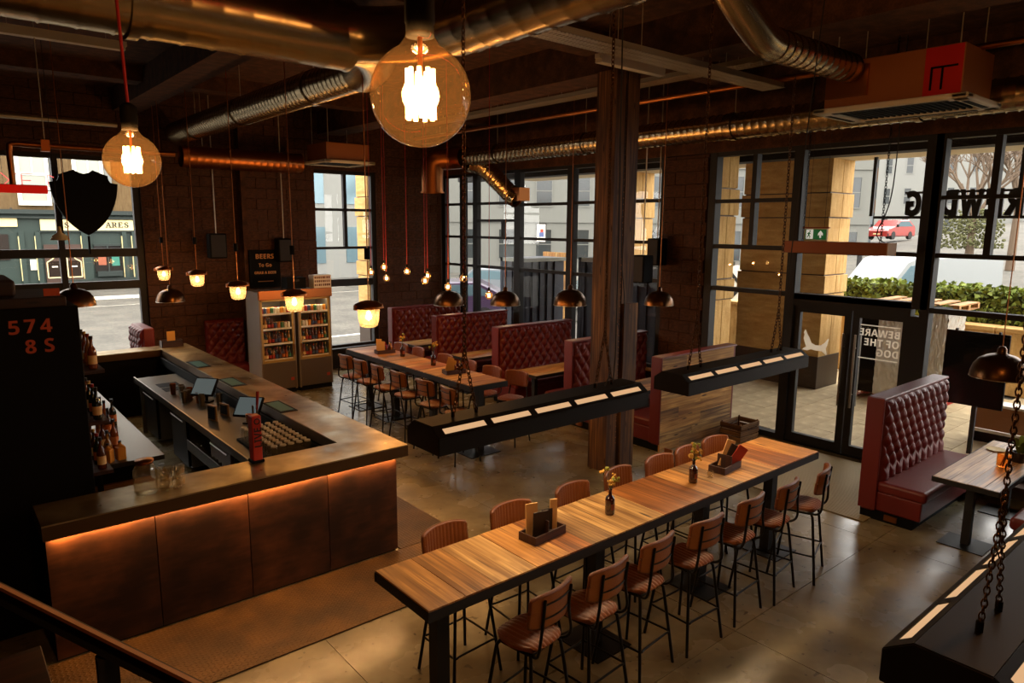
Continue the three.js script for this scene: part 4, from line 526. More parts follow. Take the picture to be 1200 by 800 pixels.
for (const [i, x, z, h] of [[0, 2.65, -9.1, 0.2], [1, 2.85, -9.25, 0.16]]) { const t = thing('card_holder', i ? 'short gold framed card leaning by the tins' : 'gold framed card standing on the bar bench', 'card', [x, 0.9, z], 0.3); mesh('board', rbx(-0.01, 0.01, 0, h, -0.09, 0.09, 0.004), S({ color: 0x8a6a30, roughness: 0.5 }), t); mesh('print', bx(-0.013, -0.01, 0.02, h - 0.02, -0.07, 0.07), M.black, t); }
{ const t = thing('water_cooler_box', 'amber wooden box at the far end of the island', 'box', [1.4, 0.96, -11.8]); mesh('body', rbx(-0.25, 0.25, 0, 0.16, -0.3, 0.3, 0.01), M.clad[2], t); mesh('lid', rbx(-0.26, 0.26, 0.16, 0.18, -0.31, 0.31, 0.005), M.copper, t); }
{ const p = onZ(201, 392, -13.6), t = thing('condiment_caddy', 'small dark caddy holding a yellow card on the far bar corner', 'caddy', [p.x, 1.16, -13.65]); mesh('tray', [bx(-0.18, 0.18, 0, 0.02, -0.09, 0.09), bx(-0.18, 0.18, 0.02, 0.12, -0.09, -0.075), bx(-0.18, 0.18, 0.02, 0.12, 0.075, 0.09), bx(-0.18, -0.165, 0.02, 0.12, -0.09, 0.09), bx(0.165, 0.18, 0.02, 0.12, -0.09, 0.09)], M.darkWood, t); const c = mesh('menu_card', rbx(-0.07, 0.07, 0, 0.26, -0.004, 0.004, 0.002), S({ color: 0xc88a30, roughness: 0.7 })); c.position.set(p.x, 1.182, -13.65); tag(c, 'yellow card in the caddy on the far bar corner', 'card'); }

// ================= lamps =================
const lampShell = S({ color: 0x15110e, roughness: 0.5, metalness: 0.5 }), slotGlow = glow(new THREE.Color().setRGB(0.9, 0.52, 0.26), 0.9), tubeGlow = glow(new THREE.Color().setRGB(1, 0.62, 0.3), TUBEG);
function troughLamp(name, label, x0, x1, zc, y0, slots, power, wide = 0.19, lk = 0.045) { // hollow trapezoid shade with light slots along the upper bevel
  const t = thing(name, label, 'lamp', [0, 0, 0], 0, null); const hT = 0.175, w = wide, wt = wide * 0.55, y1 = y0 + 0.115, y2 = y0 + hT, L = x1 - x0;
  const th = 0.008; const sideStrip = (s) => { // lower skirt, slotted bevel, top
    mesh('skirt', bx(x0, x1, y0, y1, zc + s * w - th / 2, zc + s * w + th / 2), lampShell, t);
    const lo = V3(0, y1, zc + s * w), hi = V3(0, y2, zc + s * wt), n = slots; const gap = 0.06, sw = (L - gap * (n + 1)) / n; const quad = (a0, a1, f0, f1, m, nm, off = 0) => { const p0 = lo.clone().lerp(hi, f0), p1 = lo.clone().lerp(hi, f1), len = p0.distanceTo(p1); const g = new THREE.BoxGeometry(a1 - a0, len, th); const ang = Math.atan2(p1.z - p0.z, p1.y - p0.y); g.rotateX(ang); g.translate((a0 + a1) / 2, (p0.y + p1.y) / 2 - off, (p0.z + p1.z) / 2); return g; };
    const frame = [quad(x0, x1, 0, 0.25), quad(x0, x1, 0.7, 1)]; for (let i = 0; i <= n; i++) { const a = x0 + i * (sw + gap); frame.push(quad(a, a + gap, 0.24, 0.72)); } mesh('bevel', frame, lampShell, t);
    for (let i = 0; i < n; i++) { const a = x0 + gap + i * (sw + gap); mesh('light_slot', quad(a, a + sw, 0.24, 0.72, null, null, 0.004), slotGlow, t); } };
  sideStrip(1); sideStrip(-1);
  mesh('top', bx(x0, x1, y2 - th / 2, y2 + th / 2, zc - wt, zc + wt), lampShell, t);
  const endPts = [[-w, y0], [w, y0], [w, y1], [wt, y2], [-wt, y2], [-w, y1]]; for (const x of [x0, x1]) { const g = ext(endPts, 0.012); g.rotateY(Math.PI / 2); g.translate(x - 0.006, 0, zc); mesh('end_cap', g, lampShell, t); }
  mesh('light_tube', rod([x0 + 0.1, y0 + 0.05, zc], [x1 - 0.1, y0 + 0.05, zc], 0.018, 8), tubeGlow, t);
  for (const x of [x0 + 0.34, x1 - 0.34]) { mesh('chain', [chainGeo([x - 0.1, y2, zc], [x, y2 + 0.45, zc], lk, lk * 0.09), chainGeo([x + 0.1, y2, zc], [x, y2 + 0.45, zc], lk, lk * 0.09), chainGeo([x, y2 + 0.45, zc], [x, x > 6.5 ? 4.88 : CEIL - 0.03, zc], lk, lk * 0.09)], M.dome, t); mesh('hook', [rod([x - 0.1, y2, zc], [x - 0.1, y2 + 0.04, zc], 0.012, 6), rod([x + 0.1, y2, zc], [x + 0.1, y2 + 0.04, zc], 0.012, 6)], M.black, t); }
  mesh('flex', tube([[x1 - 0.32, y2, zc], [x1 - 0.28, y2 + 0.08, zc], [x1 - 0.22, y2 + 0.06, zc], [x1 - 0.23, y2 + 0.8, zc + 0.02], [x1 - 0.26, CEIL - 0.02, x1 > 7 ? zc + 0.22 : zc]], 0.006, 40, 5), M.cable, t);
  const l = area([(x0 + x1) / 2, y0 + 0.085, zc], L - 0.2, 0.2, [(x0 + x1) / 2, -5, zc - 0.0001], power, new THREE.Color().setRGB(1, 0.76, 0.47), t); return t; }
troughLamp('trough_lamp', 'long black trough lamp hung above the bar end of the plank table', 2.42, 4.5, -3.78, 1.93, 5, TROUGH);
troughLamp('trough_lamp', 'long black trough lamp hung above the door end of the plank table', 5.06, 7.18, -3.78, 1.92, 5, TROUGH);
troughLamp('trough_lamp', 'black trough lamp with wide glowing slots hung on a heavy chain', 2.33, 4.45, -0.63, 1.9, 5, TROUGH * 0.5, 0.2, 0.03);
// globe bulbs
function globe(p, R, cordMat, label, power, cordTop, group, filaments = 9) { const t = thing('globe_bulb', label, 'bulb', p, 0, group);
  mesh('glass_globe', lathe([...Array.from({ length: 20 }, (_, i) => { const a = -Math.PI / 2 + i / 19 * (Math.PI * 0.86); return [Math.max(0.0001, Math.cos(a)) * R, Math.sin(a) * R]; }), [R * 0.3, R * 1.08], [R * 0.27, R * 1.2]], 32), M.amber, t);
  const fl = []; for (let i = 0; i < filaments; i++) { const a = i / filaments * Math.PI * 2, r = R * 0.27; fl.push(rod([Math.cos(a) * r, -R * 0.46, Math.sin(a) * r], [Math.cos(a + 0.15) * r * 0.95, R * 0.5, Math.sin(a + 0.15) * r * 0.95], R * 0.045, 5)); } mesh('filament', fl, glow(new THREE.Color().setRGB(1, 0.72, 0.42), FILA), t);
  mesh('stem', [rod([0, R * 0.4, 0], [0, R * 1.1, 0], R * 0.05, 6), rod([0, -R * 0.35, 0], [0, R * 0.4, 0], R * 0.015, 5)], M.copper, t);
  mesh('socket', lathe([[0, R * 1.1], [R * 0.28, R * 1.1], [R * 0.28, R * 1.35], [R * 0.3, R * 1.36], [R * 0.3, R * 1.95], [R * 0.1, R * 2.1], [0, R * 2.1]], 16), M.black, t); mesh('cord', rod([0, R * 2.05, 0], cordTop, Math.max(0.004, R * 0.06), 6), cordMat, t);
  pointLight([0, 0, 0], power, t, WARM, R / 0.05); return t; }
{ const a = onD(155, 188, 2.64); globe(a.toArray(), 0.1, M.redCable, 'large amber globe bulb on a red cord above the bar end', BULBN, [-0.05, CEIL - a.y, -0.02]); const b = onD(493, 112, 1.39); globe(b.toArray(), 0.1, M.black, 'large amber globe bulb on a thick black cord filled with glowing filaments', BULBN * 0.7, [0, CEIL - b.y, 0]); }
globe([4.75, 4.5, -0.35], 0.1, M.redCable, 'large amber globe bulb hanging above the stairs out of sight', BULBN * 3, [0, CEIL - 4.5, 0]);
{ const t = thing('neon_tube', 'red neon tube fixed under the ceiling above the stairs', 'neon sign', [2.2, 5.42, -0.95]); mesh('glow_tube', rod([-2, 0, 0], [2, 0, 0], 0.02, 8), glow(new THREE.Color().setRGB(1, 0.05, 0.03), 8), t); mesh('bracket', [rod([-1.6, 0, 0], [-1.6, 0.43, 0], 0.008, 5), rod([1.6, 0, 0], [1.6, 0.43, 0], 0.008, 5)], M.steel, t); area([0, -0.025, 0], 4, 0.05, [0, -4, -1.2], 1.5, new THREE.Color().setRGB(1, 0.05, 0.03), t); }
{ for (const [px, py] of [[435, 319], [450, 313], [453, 326], [477, 318], [501, 323], [498, 329], [525, 336], [543, 326], [573, 346]]) { const p = onX(px, py, px % 2 ? 6.36 : 6.14); globe(p.toArray(), 0.058, M.redCable, 'small glowing globe bulb on a red cord over the narrow high table', BULBS, [0, CEIL - p.y, 0], 'small globe bulbs over the narrow high table', 6); } }
// ribbed jar lamps over the bar return
[[192, 320], [231, 326], [279, 340], [345, 352], [432, 368]].forEach(([px, py], i) => { const p = onX(px, py, 3.4), t = thing('jar_lamp', NTH[i] + ' ribbed glass jar lamp from the far corner of the brass bar return', 'lamp', p.toArray(), 0, 'jar lamps over the bar return');
  const ribs = 28, prof = [[0.0, -0.13], [0.06, -0.13], [0.085, -0.115], [0.1, -0.06], [0.108, 0.03], [0.108, 0.06]]; const pts = []; const g = sheet((u, v) => { const k = v * (prof.length - 1), j = Math.min(prof.length - 2, Math.floor(k)), f = k - j; const r = prof[j][0] + (prof[j + 1][0] - prof[j][0]) * f, y = prof[j][1] + (prof[j + 1][1] - prof[j][1]) * f; const rrr = r * (1 + 0.02 * Math.cos(u * Math.PI * 2 * ribs)), a = -u * Math.PI * 2; return [Math.cos(a) * rrr, y, Math.sin(a) * rrr]; }, ribs * 4, 10);
  mesh('glass_jar', g, M.jarGlass, t); mesh('bulb', lathe([[0, -0.07], [0.03, -0.05], [0.034, -0.02], [0.02, 0.03], [0, 0.04]], 12), glow(new THREE.Color().setRGB(1, 0.66, 0.34), JARG), t);
  mesh('cap', lathe([[0, 0.06], [0.145, 0.06], [0.15, 0.07], [0.14, 0.1], [0.08, 0.13], [0.03, 0.14], [0, 0.14]], 24), M.copper, t); mesh('clip', [bx(0.13, 0.16, 0.05, 0.1, -0.015, 0.015), bx(-0.16, -0.13, 0.05, 0.1, -0.015, 0.015)], M.copper, t); mesh('flex', [rod([0, 0.14, 0], [0, (i === 4 ? 4.8 : CEIL) - p.y, 0], 0.006, 5)], M.copper, t); mesh('junction', rod([0, 0.55, 0], [0, 0.66, 0], 0.03, 8), M.black, t);
  pointLight([0, -0.02, 0], JARL, t, WARM, 2); });
// dome pendants
const domeOuter = lathe([[0.3, 0], [0.295, 0.06], [0.27, 0.14], [0.22, 0.21], [0.15, 0.255], [0.08, 0.275], [0.05, 0.28], [0.05, 0.33], [0.03, 0.36], [0, 0.365]], 36), domeInner = lathe([[0, 0.262], [0.08, 0.26], [0.15, 0.242], [0.215, 0.2], [0.264, 0.135], [0.288, 0.06], [0.295, 0]], 36);
M.domeIn.side = THREE.DoubleSide;
function domeLamp(p, s, label, power) { const t = thing('dome_pendant', label, 'lamp', p); t.scale.setScalar(1); const o = mesh('shade', domeOuter, M.dome, t), i = mesh('lining', domeInner, M.domeIn, t); o.scale.setScalar(s); i.scale.setScalar(s); const r = mesh('rim', (() => { const g = new THREE.TorusGeometry(0.298, 0.006, 6, 40); g.rotateX(Math.PI / 2); return g; })(), M.galv, t); r.scale.setScalar(s);
  mesh('bulb', lathe([[0, 0.06], [0.03, 0.075], [0.035, 0.1], [0.02, 0.15], [0.018, 0.2], [0, 0.2]], 12), glow(new THREE.Color().setRGB(1, 0.62, 0.3), 3), t).scale.setScalar(s); mesh('cord', [rod([0, 0.36 * s, 0], [0, CEIL - p[1], 0], 0.006, 5)], M.copper, t); spot([0, 0.1 * s, 0], [0, -2, 0], power, 1.15, t); return t; }  // bulb glow and spot added to warm the tables; pendants look unlit
[[526, -13.1, 8.9], [592, -11.2, 8.9], [668, -9.2, 8.9], [772, -7.3, 8.9]].forEach(([px, z, x], i) => { const q = onX(px, 357, x); domeLamp([x, q.y, q.z], [1.12, 1, 1, 0.78][i], 'dark bronze dome pendant over ' + ['the corner booth by the back wall', 'the booth second from the back wall', 'the booth third from the back wall', 'the booth behind the wood clad panel'][i], DOME); });
domeLamp([9.0, 1.78, -2.32], 0.95, 'dark bronze dome pendant over the pale table by the entrance', DOME * 0.5);
{ const p = onZ(200, 353, -13.5); domeLamp(p.toArray(), 0.8, 'dark bronze dome pendant under the jar lamps near the far bar corner', DOME); const q = onZ(88, 358, -10.5); domeLamp(q.toArray(), 0.8, 'dark dome pendant half hidden behind the black tower', DOME * 0.5); }

// ================= fridges =================
const lampWhite = new THREE.Color().setRGB(1, 0.85, 0.55);
function fridge(x0, label, right) { const t = thing('drinks_fridge', label, 'fridge', [x0, 0, -13.5]); const w = 0.72, D = 0.7, grey = S({ color: 0x7a7066, roughness: 0.5, metalness: 0.2 });
  mesh('side_panel', bx(0, 0.03, 0.08, 2.02, -D, 0), grey, t); mesh('side_panel', bx(w - 0.03, w, 0.08, 2.02, -D, 0), grey, t); mesh('back_panel', bx(0.03, w - 0.03, 0.08, 2.02, -D, -D + 0.03), grey, t); mesh('roof', bx(0, w, 2.02, 2.06, -D, 0), grey, t);
  mesh('kick_plate', bx(0.01, w - 0.01, 0, 0.1, -D + 0.05, -0.03), M.black, t); mesh('lower_door', rbx(0.015, w - 0.015, 0.1, 0.66, -0.04, 0.012, 0.015), S({ color: 0x5c5044, roughness: 0.4, metalness: 0.3 }), t); mesh('badge', bx(w - 0.14, w - 0.07, 0.26, 0.32, 0.012, 0.017), M.paperRed, t); mesh('copper_canopy', rbx(-0.01, w + 0.01, 1.92, 2.1, -0.02, 0.06, 0.008), M.copper, t);
  mesh('door_frame', [bx(0.03, 0.065, 0.68, 1.92, -0.03, 0), bx(w - 0.065, w - 0.03, 0.68, 1.92, -0.03, 0), bx(0.03, w - 0.03, 0.66, 0.7, -0.03, 0.0), bx(0.03, w - 0.03, 1.88, 1.92, -0.03, 0)], S({ color: 0xb09050, roughness: 0.4, metalness: 0.4 }), t);
  const g = new THREE.PlaneGeometry(w - 0.13, 1.18); g.translate(w / 2, 1.29, -0.015); mesh('glass_door', g, M.glass, t); mesh('handle', rod([right ? 0.05 : w - 0.05, 0.78, 0.03], [right ? 0.05 : w - 0.05, 1.0, 0.03], 0.01, 6), M.copper, t);
  for (const y of [0.7, 1.02, 1.32, 1.62]) mesh('shelf', [bx(0.04, w - 0.04, y - 0.012, y, -D + 0.08, -0.06), bx(0.04, w - 0.04, y - 0.02, y + 0.02, -0.062, -0.055)], M.white, t);
  mesh('light_strip', [bx(0.05, w - 0.05, 1.9, 1.91, -0.12, -0.08)], glow(lampWhite, 4), t); area([w / 2, 1.895, -0.1], w - 0.12, 0.05, [w / 2, 0, -0.16], FRIDGE, lampWhite, t);
  for (const x of [0.045, w - 0.045]) { mesh('light_strip', bx(x - 0.006, x + 0.006, 0.72, 1.88, -0.05, -0.04), glow(lampWhite, 2.5), t); }
  [0.7, 1.02, 1.32, 1.62].forEach((y, r) => { for (let k = 0; k < 9; k++) for (let b = 0; b < 2; b++) { const X = x0 + 0.09 + k * 0.0665, Z = -13.5 - 0.11 - b * 0.12; const can = (r === 3) || (r === 2 && ((right && k < 4) || (!right && k > 3)));
    if (can) { const m = mesh('drink_can', canGeo, labelMats[(k * 3 + r + b + (right ? 2 : 0)) % 8]); m.position.set(X, y, Z); tag(m, 'upright drink can on the lit fridge shelves', 'can', 'drink cans in the fridges'); } else bottle([X, y, Z], 0.8, bottleMats[(k + r) % 6], labelMats[(k >> 1) * 3 % 8 | 0], capMats[k % 3], 'beer bottle on the lit fridge shelves', 'beer bottles in the fridges'); } });
  return t; }
const canGeo = lathe([[0, 0], [0.026, 0], [0.031, 0.01], [0.031, 0.115], [0.026, 0.125], [0, 0.125]], 12);
fridge(4.92, 'glass fronted drinks fridge beside the blockwork pilaster'); fridge(5.7, 'glass fronted drinks fridge beside the tall narrow window', true);
{ const t = thing('lettered_box', 'white box printed with rows of dark lettering on the fridge top', 'box', [6.25, 2.1, -13.6]); mesh('carton', rbx(-0.19, 0.19, 0, 0.26, -0.12, 0.12, 0.006), M.white, t); const marks = []; for (let r = 0; r < 3; r++) for (let k = 0; k < 8; k++) marks.push(bx(-0.17 + k * 0.043, -0.17 + k * 0.043 + rr(0.022, 0.034), 0.19 - r * 0.075, 0.235 - r * 0.075, 0.12, 0.123)); mesh('print', marks, S({ color: 0x5a3020, roughness: 0.7 }), t); }
{ const t = thing('black_crate', 'dark plastic crate on the fridge top beside the white box', 'crate', [5.75, 2.1, -13.75]); mesh('body', rbx(-0.2, 0.2, 0, 0.22, -0.15, 0.15, 0.01), M.black, t); mesh('handle', bx(-0.06, 0.06, 0.14, 0.18, 0.15, 0.155), M.steel, t); }
{ const t = thing('beer_poster', 'black framed poster with gold lettering above the drinks fridges', 'poster', [0, 0, 0]); const a = onZ(292, 293, -14.85), b = onZ(330, 336, -14.85), cx = (a.x + b.x) / 2, cy = (a.y + b.y) / 2, w = b.x - a.x, h = a.y - b.y; mesh('board', rbx(a.x, b.x, b.y, a.y, -14.94, -14.87, 0.005), M.black, t); const gold = S({ color: 0xc08440, roughness: 0.5 });
  for (const [s, dy, sz] of [['BEERS', 0.33, 0.1], ['To Go', 0.1, 0.075], ['GRAB A BEER', -0.1, 0.055]]) { const g = text(s, sz, 0.004); g.translate(cx, cy + dy * h, -14.87); mesh('lettering', g, gold, t); } mesh('rule', bx(cx - w * 0.25, cx + w * 0.25, cy - h * 0.34, cy - h * 0.32, -14.87, -14.866), gold, t); }
{ const c = onZ(100, 236, -14.95), t = thing('shield_sign', 'big black shield shaped sign hanging in front of the window', 'sign', [c.x, c.y, -14.95]); const s = new THREE.Shape(); s.moveTo(0, -0.6); s.bezierCurveTo(-0.3, -0.45, -0.5, -0.1, -0.53, 0.32); s.lineTo(-0.42, 0.34); s.quadraticCurveTo(-0.37, 0.4, -0.38, 0.46); s.lineTo(-0.15, 0.55); s.quadraticCurveTo(-0.1, 0.5, 0, 0.48); s.quadraticCurveTo(0.1, 0.5, 0.15, 0.55); s.lineTo(0.38, 0.46); s.quadraticCurveTo(0.37, 0.4, 0.42, 0.34); s.lineTo(0.53, 0.32); s.bezierCurveTo(0.5, -0.1, 0.3, -0.45, 0, -0.6); mesh('board', new THREE.ExtrudeGeometry(s, { depth: 0.05, bevelEnabled: true, bevelSize: 0.008, bevelThickness: 0.008, bevelSegments: 1, curveSegments: 10 }), M.black, t); mesh('stem', rod([0, -0.62, 0.02], [0, -0.95, 0.02], 0.02, 8), M.black, t); for (const x of [-0.3, 0.3]) mesh('wire', rod([x, 0.48, 0.02], [x, CEIL - c.y, 0.02], 0.004, 5), M.steel, t); }
{ const c = onZ(20, 212, -14.9), t = thing('neon_reflection', 'pink neon reflection in the window corner built as added glowing letters', 'neon sign', [c.x, c.y, -14.9]); const pink = glow(new THREE.Color().setRGB(1, 0.16, 0.14), 1.4), n = (pts) => tube(pts.map(([a, b]) => [a, b, 0]), 0.008, 12, 5, false, 0.01);  // window reflection of neon, built here as added glowing tubes
  mesh('reflected_letter', [n([[-0.22, -0.1], [0.0, 0.13]]), n([[-0.22, 0.13], [0.0, -0.1]])], pink, t); mesh('reflected_letter', [n([[0.07, -0.1], [0.07, 0.13]]), n([[0.07, 0.13], [0.24, 0.13]]), n([[0.07, 0.015], [0.2, 0.015]]), n([[0.07, -0.1], [0.24, -0.1]])], pink, t); mesh('reflected_letter', [n([[0.45, -0.1], [0.45, 0.13]]), n([[0.45, 0.13], [0.55, 0.08]])], pink, t); mesh('backing', bx(-0.3, 0.62, -0.16, -0.14, -0.02, 0.0), M.steel, t); for (const x of [-0.2, 0.5]) mesh('wire', rod([x, -0.14, -0.01], [x, CEIL - c.y, -0.01], 0.003, 4), M.steel, t); }  // backing and wires added to carry the reflected letters

// ================= things on the tables =================
const vaseMat = new THREE.MeshPhysicalMaterial({ color: 0x2a0c06, roughness: 0.12, clearcoat: 1, clearcoatRoughness: 0.05 });
const petal = S({ color: 0xb88a34, roughness: 0.7, side: THREE.DoubleSide }), petal2 = S({ color: 0x8a8a2c, roughness: 0.7 }), stemM = S({ color: 0x3c4a1c, roughness: 0.8 });
function vase(x, y, z, where, s = 1, dense = 1) { const t = thing('bottle_vase', 'dark brown bottle used as a vase ' + where, 'vase', [x, y, z]); mesh('glass_bottle', lathe([[0, 0], [0.036, 0], [0.04, 0.01], [0.04, 0.12], [0.034, 0.145], [0.014, 0.165], [0.013, 0.2], [0.016, 0.205], [0.016, 0.215], [0.01, 0.215], [0.01, 0.2], [0, 0.2]], 16), vaseMat, t).scale.setScalar(s); mesh('paper_label', (() => { const g = new THREE.CylinderGeometry(0.0405, 0.0405, 0.05, 12, 1, true, -0.6, 1.2); g.translate(0, 0.07, 0); return g; })(), S({ color: 0x7a3818, roughness: 0.6 }), t).scale.setScalar(s);
  const f = thing('flower_sprig', 'small yellow flowers in the bottle ' + where, 'flowers', [x, y + 0.17 * s, z]); const n = Math.round(9 * dense); for (let i = 0; i < n; i++) { const a = rr(0, 6.28), r = rr(0.02, 0.09) * s, h = rr(0.08, 0.2) * s; mesh('stem', tube([[0, 0, 0], [Math.cos(a) * r * 0.3, h * 0.6, Math.sin(a) * r * 0.3], [Math.cos(a) * r, h, Math.sin(a) * r]], 0.0018, 6, 4), stemM, f); const b = []; for (let k = 0; k < 5; k++) { const q = new THREE.IcosahedronGeometry(rr(0.008, 0.014) * s, 0); q.translate(Math.cos(a) * r + rr(-0.014, 0.014), h + rr(-0.016, 0.012), Math.sin(a) * r + rr(-0.014, 0.014)); b.push(q); } mesh('blossom', b, i % 3 ? petal : petal2, f); } }
vase(4.06, 1.1, -3.58, 'near the bar end of the plank table'); vase(5.18, 1.1, -3.58, 'near the door end of the plank table', 1, 1.7); vase(6.32, 1.1, -10.5, 'near the far end of the narrow high table', 1.1, 0.7); vase(6.3, 1.1, -9.5, 'near the middle of the narrow high table', 1.1, 0.8);
function caddy(x, y, z, turn, where, kind) { const t = thing('condiment_caddy', 'dark wooden condiment caddy ' + where, 'caddy', [x, y, z], turn); const L = 0.17, W = 0.085, h = 0.065; mesh('base', bx(-L, L, 0, 0.012, -W, W), M.darkWood, t); mesh('side_board', bx(-L, L, 0.012, h, W - 0.012, W), M.darkWood, t); mesh('side_board', bx(-L, L, 0.012, h, -W, -W + 0.012), M.darkWood, t); mesh('end_board', bx(-L, -L + 0.012, 0.012, h, -W + 0.012, W - 0.012), M.darkWood, t); mesh('end_board', bx(L - 0.012, L, 0.012, h, -W + 0.012, W - 0.012), M.darkWood, t); mesh('divider', bx(-0.02, -0.01, 0.012, h + 0.08, -W + 0.012, W - 0.012), M.darkWood, t);
  const place = (o, lx, ly, lz, ry = 0, rz = 0, rx = 0) => { const c = Math.cos(turn), s = Math.sin(turn); o.position.set(x + lx * c + lz * s, y + ly, z - lx * s + lz * c); o.rotation.set(rx, turn + ry, rz, 'YXZ'); };
  const card = (w, hh, mat, lab, lx, lz, ry, rz, rx) => { const m = mesh('menu_card', rbx(-w / 2, w / 2, 0, hh, -0.005, 0.005, 0.002, 1), mat); tag(m, lab, 'menu'); place(m, lx, 0.02, lz, ry, rz, rx); };
  if (kind === 0) { card(0.1, 0.25, M.paper, 'tall pale menu in the caddy ' + where, -0.085, -0.03, -0.35, 0, -0.06); card(0.13, 0.2, M.paperDark, 'dark bound menu in the caddy ' + where, -0.05, 0.02, -0.3, 0, 0.05); card(0.09, 0.17, M.paperDark, 'narrow dark menu in the caddy ' + where, 0.07, -0.02, -0.4, 0, 0); card(0.06, 0.24, M.paper, 'narrow tan card in the caddy ' + where, 0.12, 0.0, -0.5, 0, 0); }
  else if (kind === 1) { card(0.1, 0.27, M.paper, 'pale menu leaning out of the caddy ' + where, 0.0, -0.03, -0.5, -0.35, 0); card(0.12, 0.22, M.paperDark, 'dark menu leaning in the caddy ' + where, 0.04, 0.0, -0.55, -0.45, 0); card(0.11, 0.22, M.paperRed, 'red menu leaning in the caddy ' + where, 0.07, 0.03, -0.6, -0.6, 0); }
  else { card(0.1, 0.24, M.paper, 'pale napkin menu in the caddy ' + where, -0.1, -0.02, -0.7, kind === 2 ? 0 : -0.25, 0); card(0.1, 0.2, M.paper, 'second pale menu in the caddy ' + where, -0.06, 0.02, -0.7, kind === 2 ? 0 : -0.2, 0); for (let k = 0; k < 3; k++) { const b = thing('sauce_bottle', ['red capped', 'brown', 'amber'][k] + ' sauce bottle in the caddy ' + where, 'bottle'); mesh('body', lathe([[0, 0], [0.024, 0], [0.026, 0.09], [0.012, 0.12], [0.011, 0.15], [0, 0.15]], 10), [bm(0x8a1c10), bm(0x3a1a08), bm(0xa86a20)][k], b); mesh('cap', lathe([[0, 0.145], [0.014, 0.145], [0.012, 0.175], [0, 0.18]], 8), capMats[(k + 1) % 3], b); place(b, 0.03 + k * 0.052, 0.012, k % 2 ? 0.03 : -0.03); } } }
caddy(3.36, 1.1, -3.62, 0.1, 'near the bar end of the plank table', 0); caddy(5.72, 1.1, -3.6, 0.12, 'near the door end of the plank table', 1); caddy(6.25, 1.1, -11.0, -0.1, 'at the window end of the narrow high table', 2); caddy(6.22, 1.1, -8.8, -0.15, 'at the column end of the narrow high table', 3);
{ const c = mesh('candle_glass', lathe([[0, 0.004], [0.03, 0], [0.032, 0.06], [0.029, 0.06], [0.026, 0.01], [0, 0.01]], 12), M.tumbler); c.position.set(5.42, 1.1, -3.56); tag(c, 'small pale glass standing between vase and caddy on the plank table', 'glass'); }
{ // plant and holder on the entrance table
  const p = V3(9.1, 0.75, -2.2), t = thing('amber_jar', 'amber glass jar with cutlery on the pale table by the entrance', 'jar', p.toArray()); mesh('glass_body', lathe([[0, 0.005], [0.06, 0], [0.07, 0.02], [0.07, 0.16], [0.066, 0.16], [0.064, 0.02], [0, 0.012]], 16), M.amber, t); for (let k = 0; k < 7; k++) mesh('cutlery', rod([rr(-0.03, 0.03), 0.015, rr(-0.03, 0.03)], [rr(-0.06, 0.06), 0.24, rr(-0.06, 0.06)], 0.006, 5), k % 2 ? M.copper : M.darkWood, t);
  const f = thing('potted_plant', 'leafy green plant in a dark pot on the pale table by the entrance', 'plant', [9.45, 0.75, -2.15]); mesh('pot', lathe([[0, 0], [0.06, 0], [0.075, 0.12], [0.068, 0.12], [0.06, 0.1], [0, 0.1]], 16), M.paperDark, f); for (let k = 0; k < 16; k++) { const a = rr(0, 6.28), r = rr(0.05, 0.16), h = rr(0.14, 0.32); const L = sheet((u, v) => { const w = Math.sin(Math.PI * v) * 0.035 * (u * 2 - 1); const q = V3(Math.cos(a), 0, Math.sin(a)), s = V3(-Math.sin(a), 0, Math.cos(a)); const d = r * 0.3 + v * r; return [q.x * d + s.x * w, 0.1 + (h - 0.1) * Math.sin(v * 1.9) , q.z * d + s.z * w]; }, 4, 8); mesh('leaf', L, M.leaf, f); }
  const pl = mesh('side_plate', lathe([[0, 0.004], [0.06, 0], [0.1, 0.012], [0.1, 0.016], [0.06, 0.006], [0, 0.008]], 24), M.cream); pl.position.set(9.75, 0.75, -2.45); tag(pl, 'small pale plate at the window end of the entrance table', 'plate'); }
// slatted crate by the window
{ const t = thing('slatted_crate', 'weathered slatted wooden crate on the floor by the entrance window', 'crate', [9.92, 0, -6.02]); const L = 0.27, W = 0.19; for (let k = 0; k < 3; k++) { const y = 0.01 + k * 0.1; mesh('slat', uvm(rbx(-L, L, y, y + 0.08, W - 0.014, W, 0.003, 1), 'x', k), M.crate[k % 3], t); mesh('slat', uvm(rbx(-L, L, y, y + 0.08, -W, -W + 0.014, 0.003, 1), 'x', k), M.crate[(k + 1) % 3], t); mesh('slat', uvm(rbx(-L, -L + 0.014, y, y + 0.08, -W, W, 0.003, 1), 'z', k), M.crate[(k + 2) % 3], t); mesh('slat', uvm(rbx(L - 0.014, L, y, y + 0.08, -W, W, 0.003, 1), 'z', k), M.crate[k % 3], t); }
  for (const [sx, sz] of [[-1, -1], [1, -1], [-1, 1], [1, 1]]) mesh('corner_post', bx(sx * (L - 0.034), sx * (L - 0.014), 0, 0.31, sz * (W - 0.034), sz * (W - 0.014)), M.crate[1], t); mesh('bottom_board', bx(-L + 0.014, L - 0.014, 0.01, 0.02, -W + 0.014, W - 0.014), M.crate[1], t); }
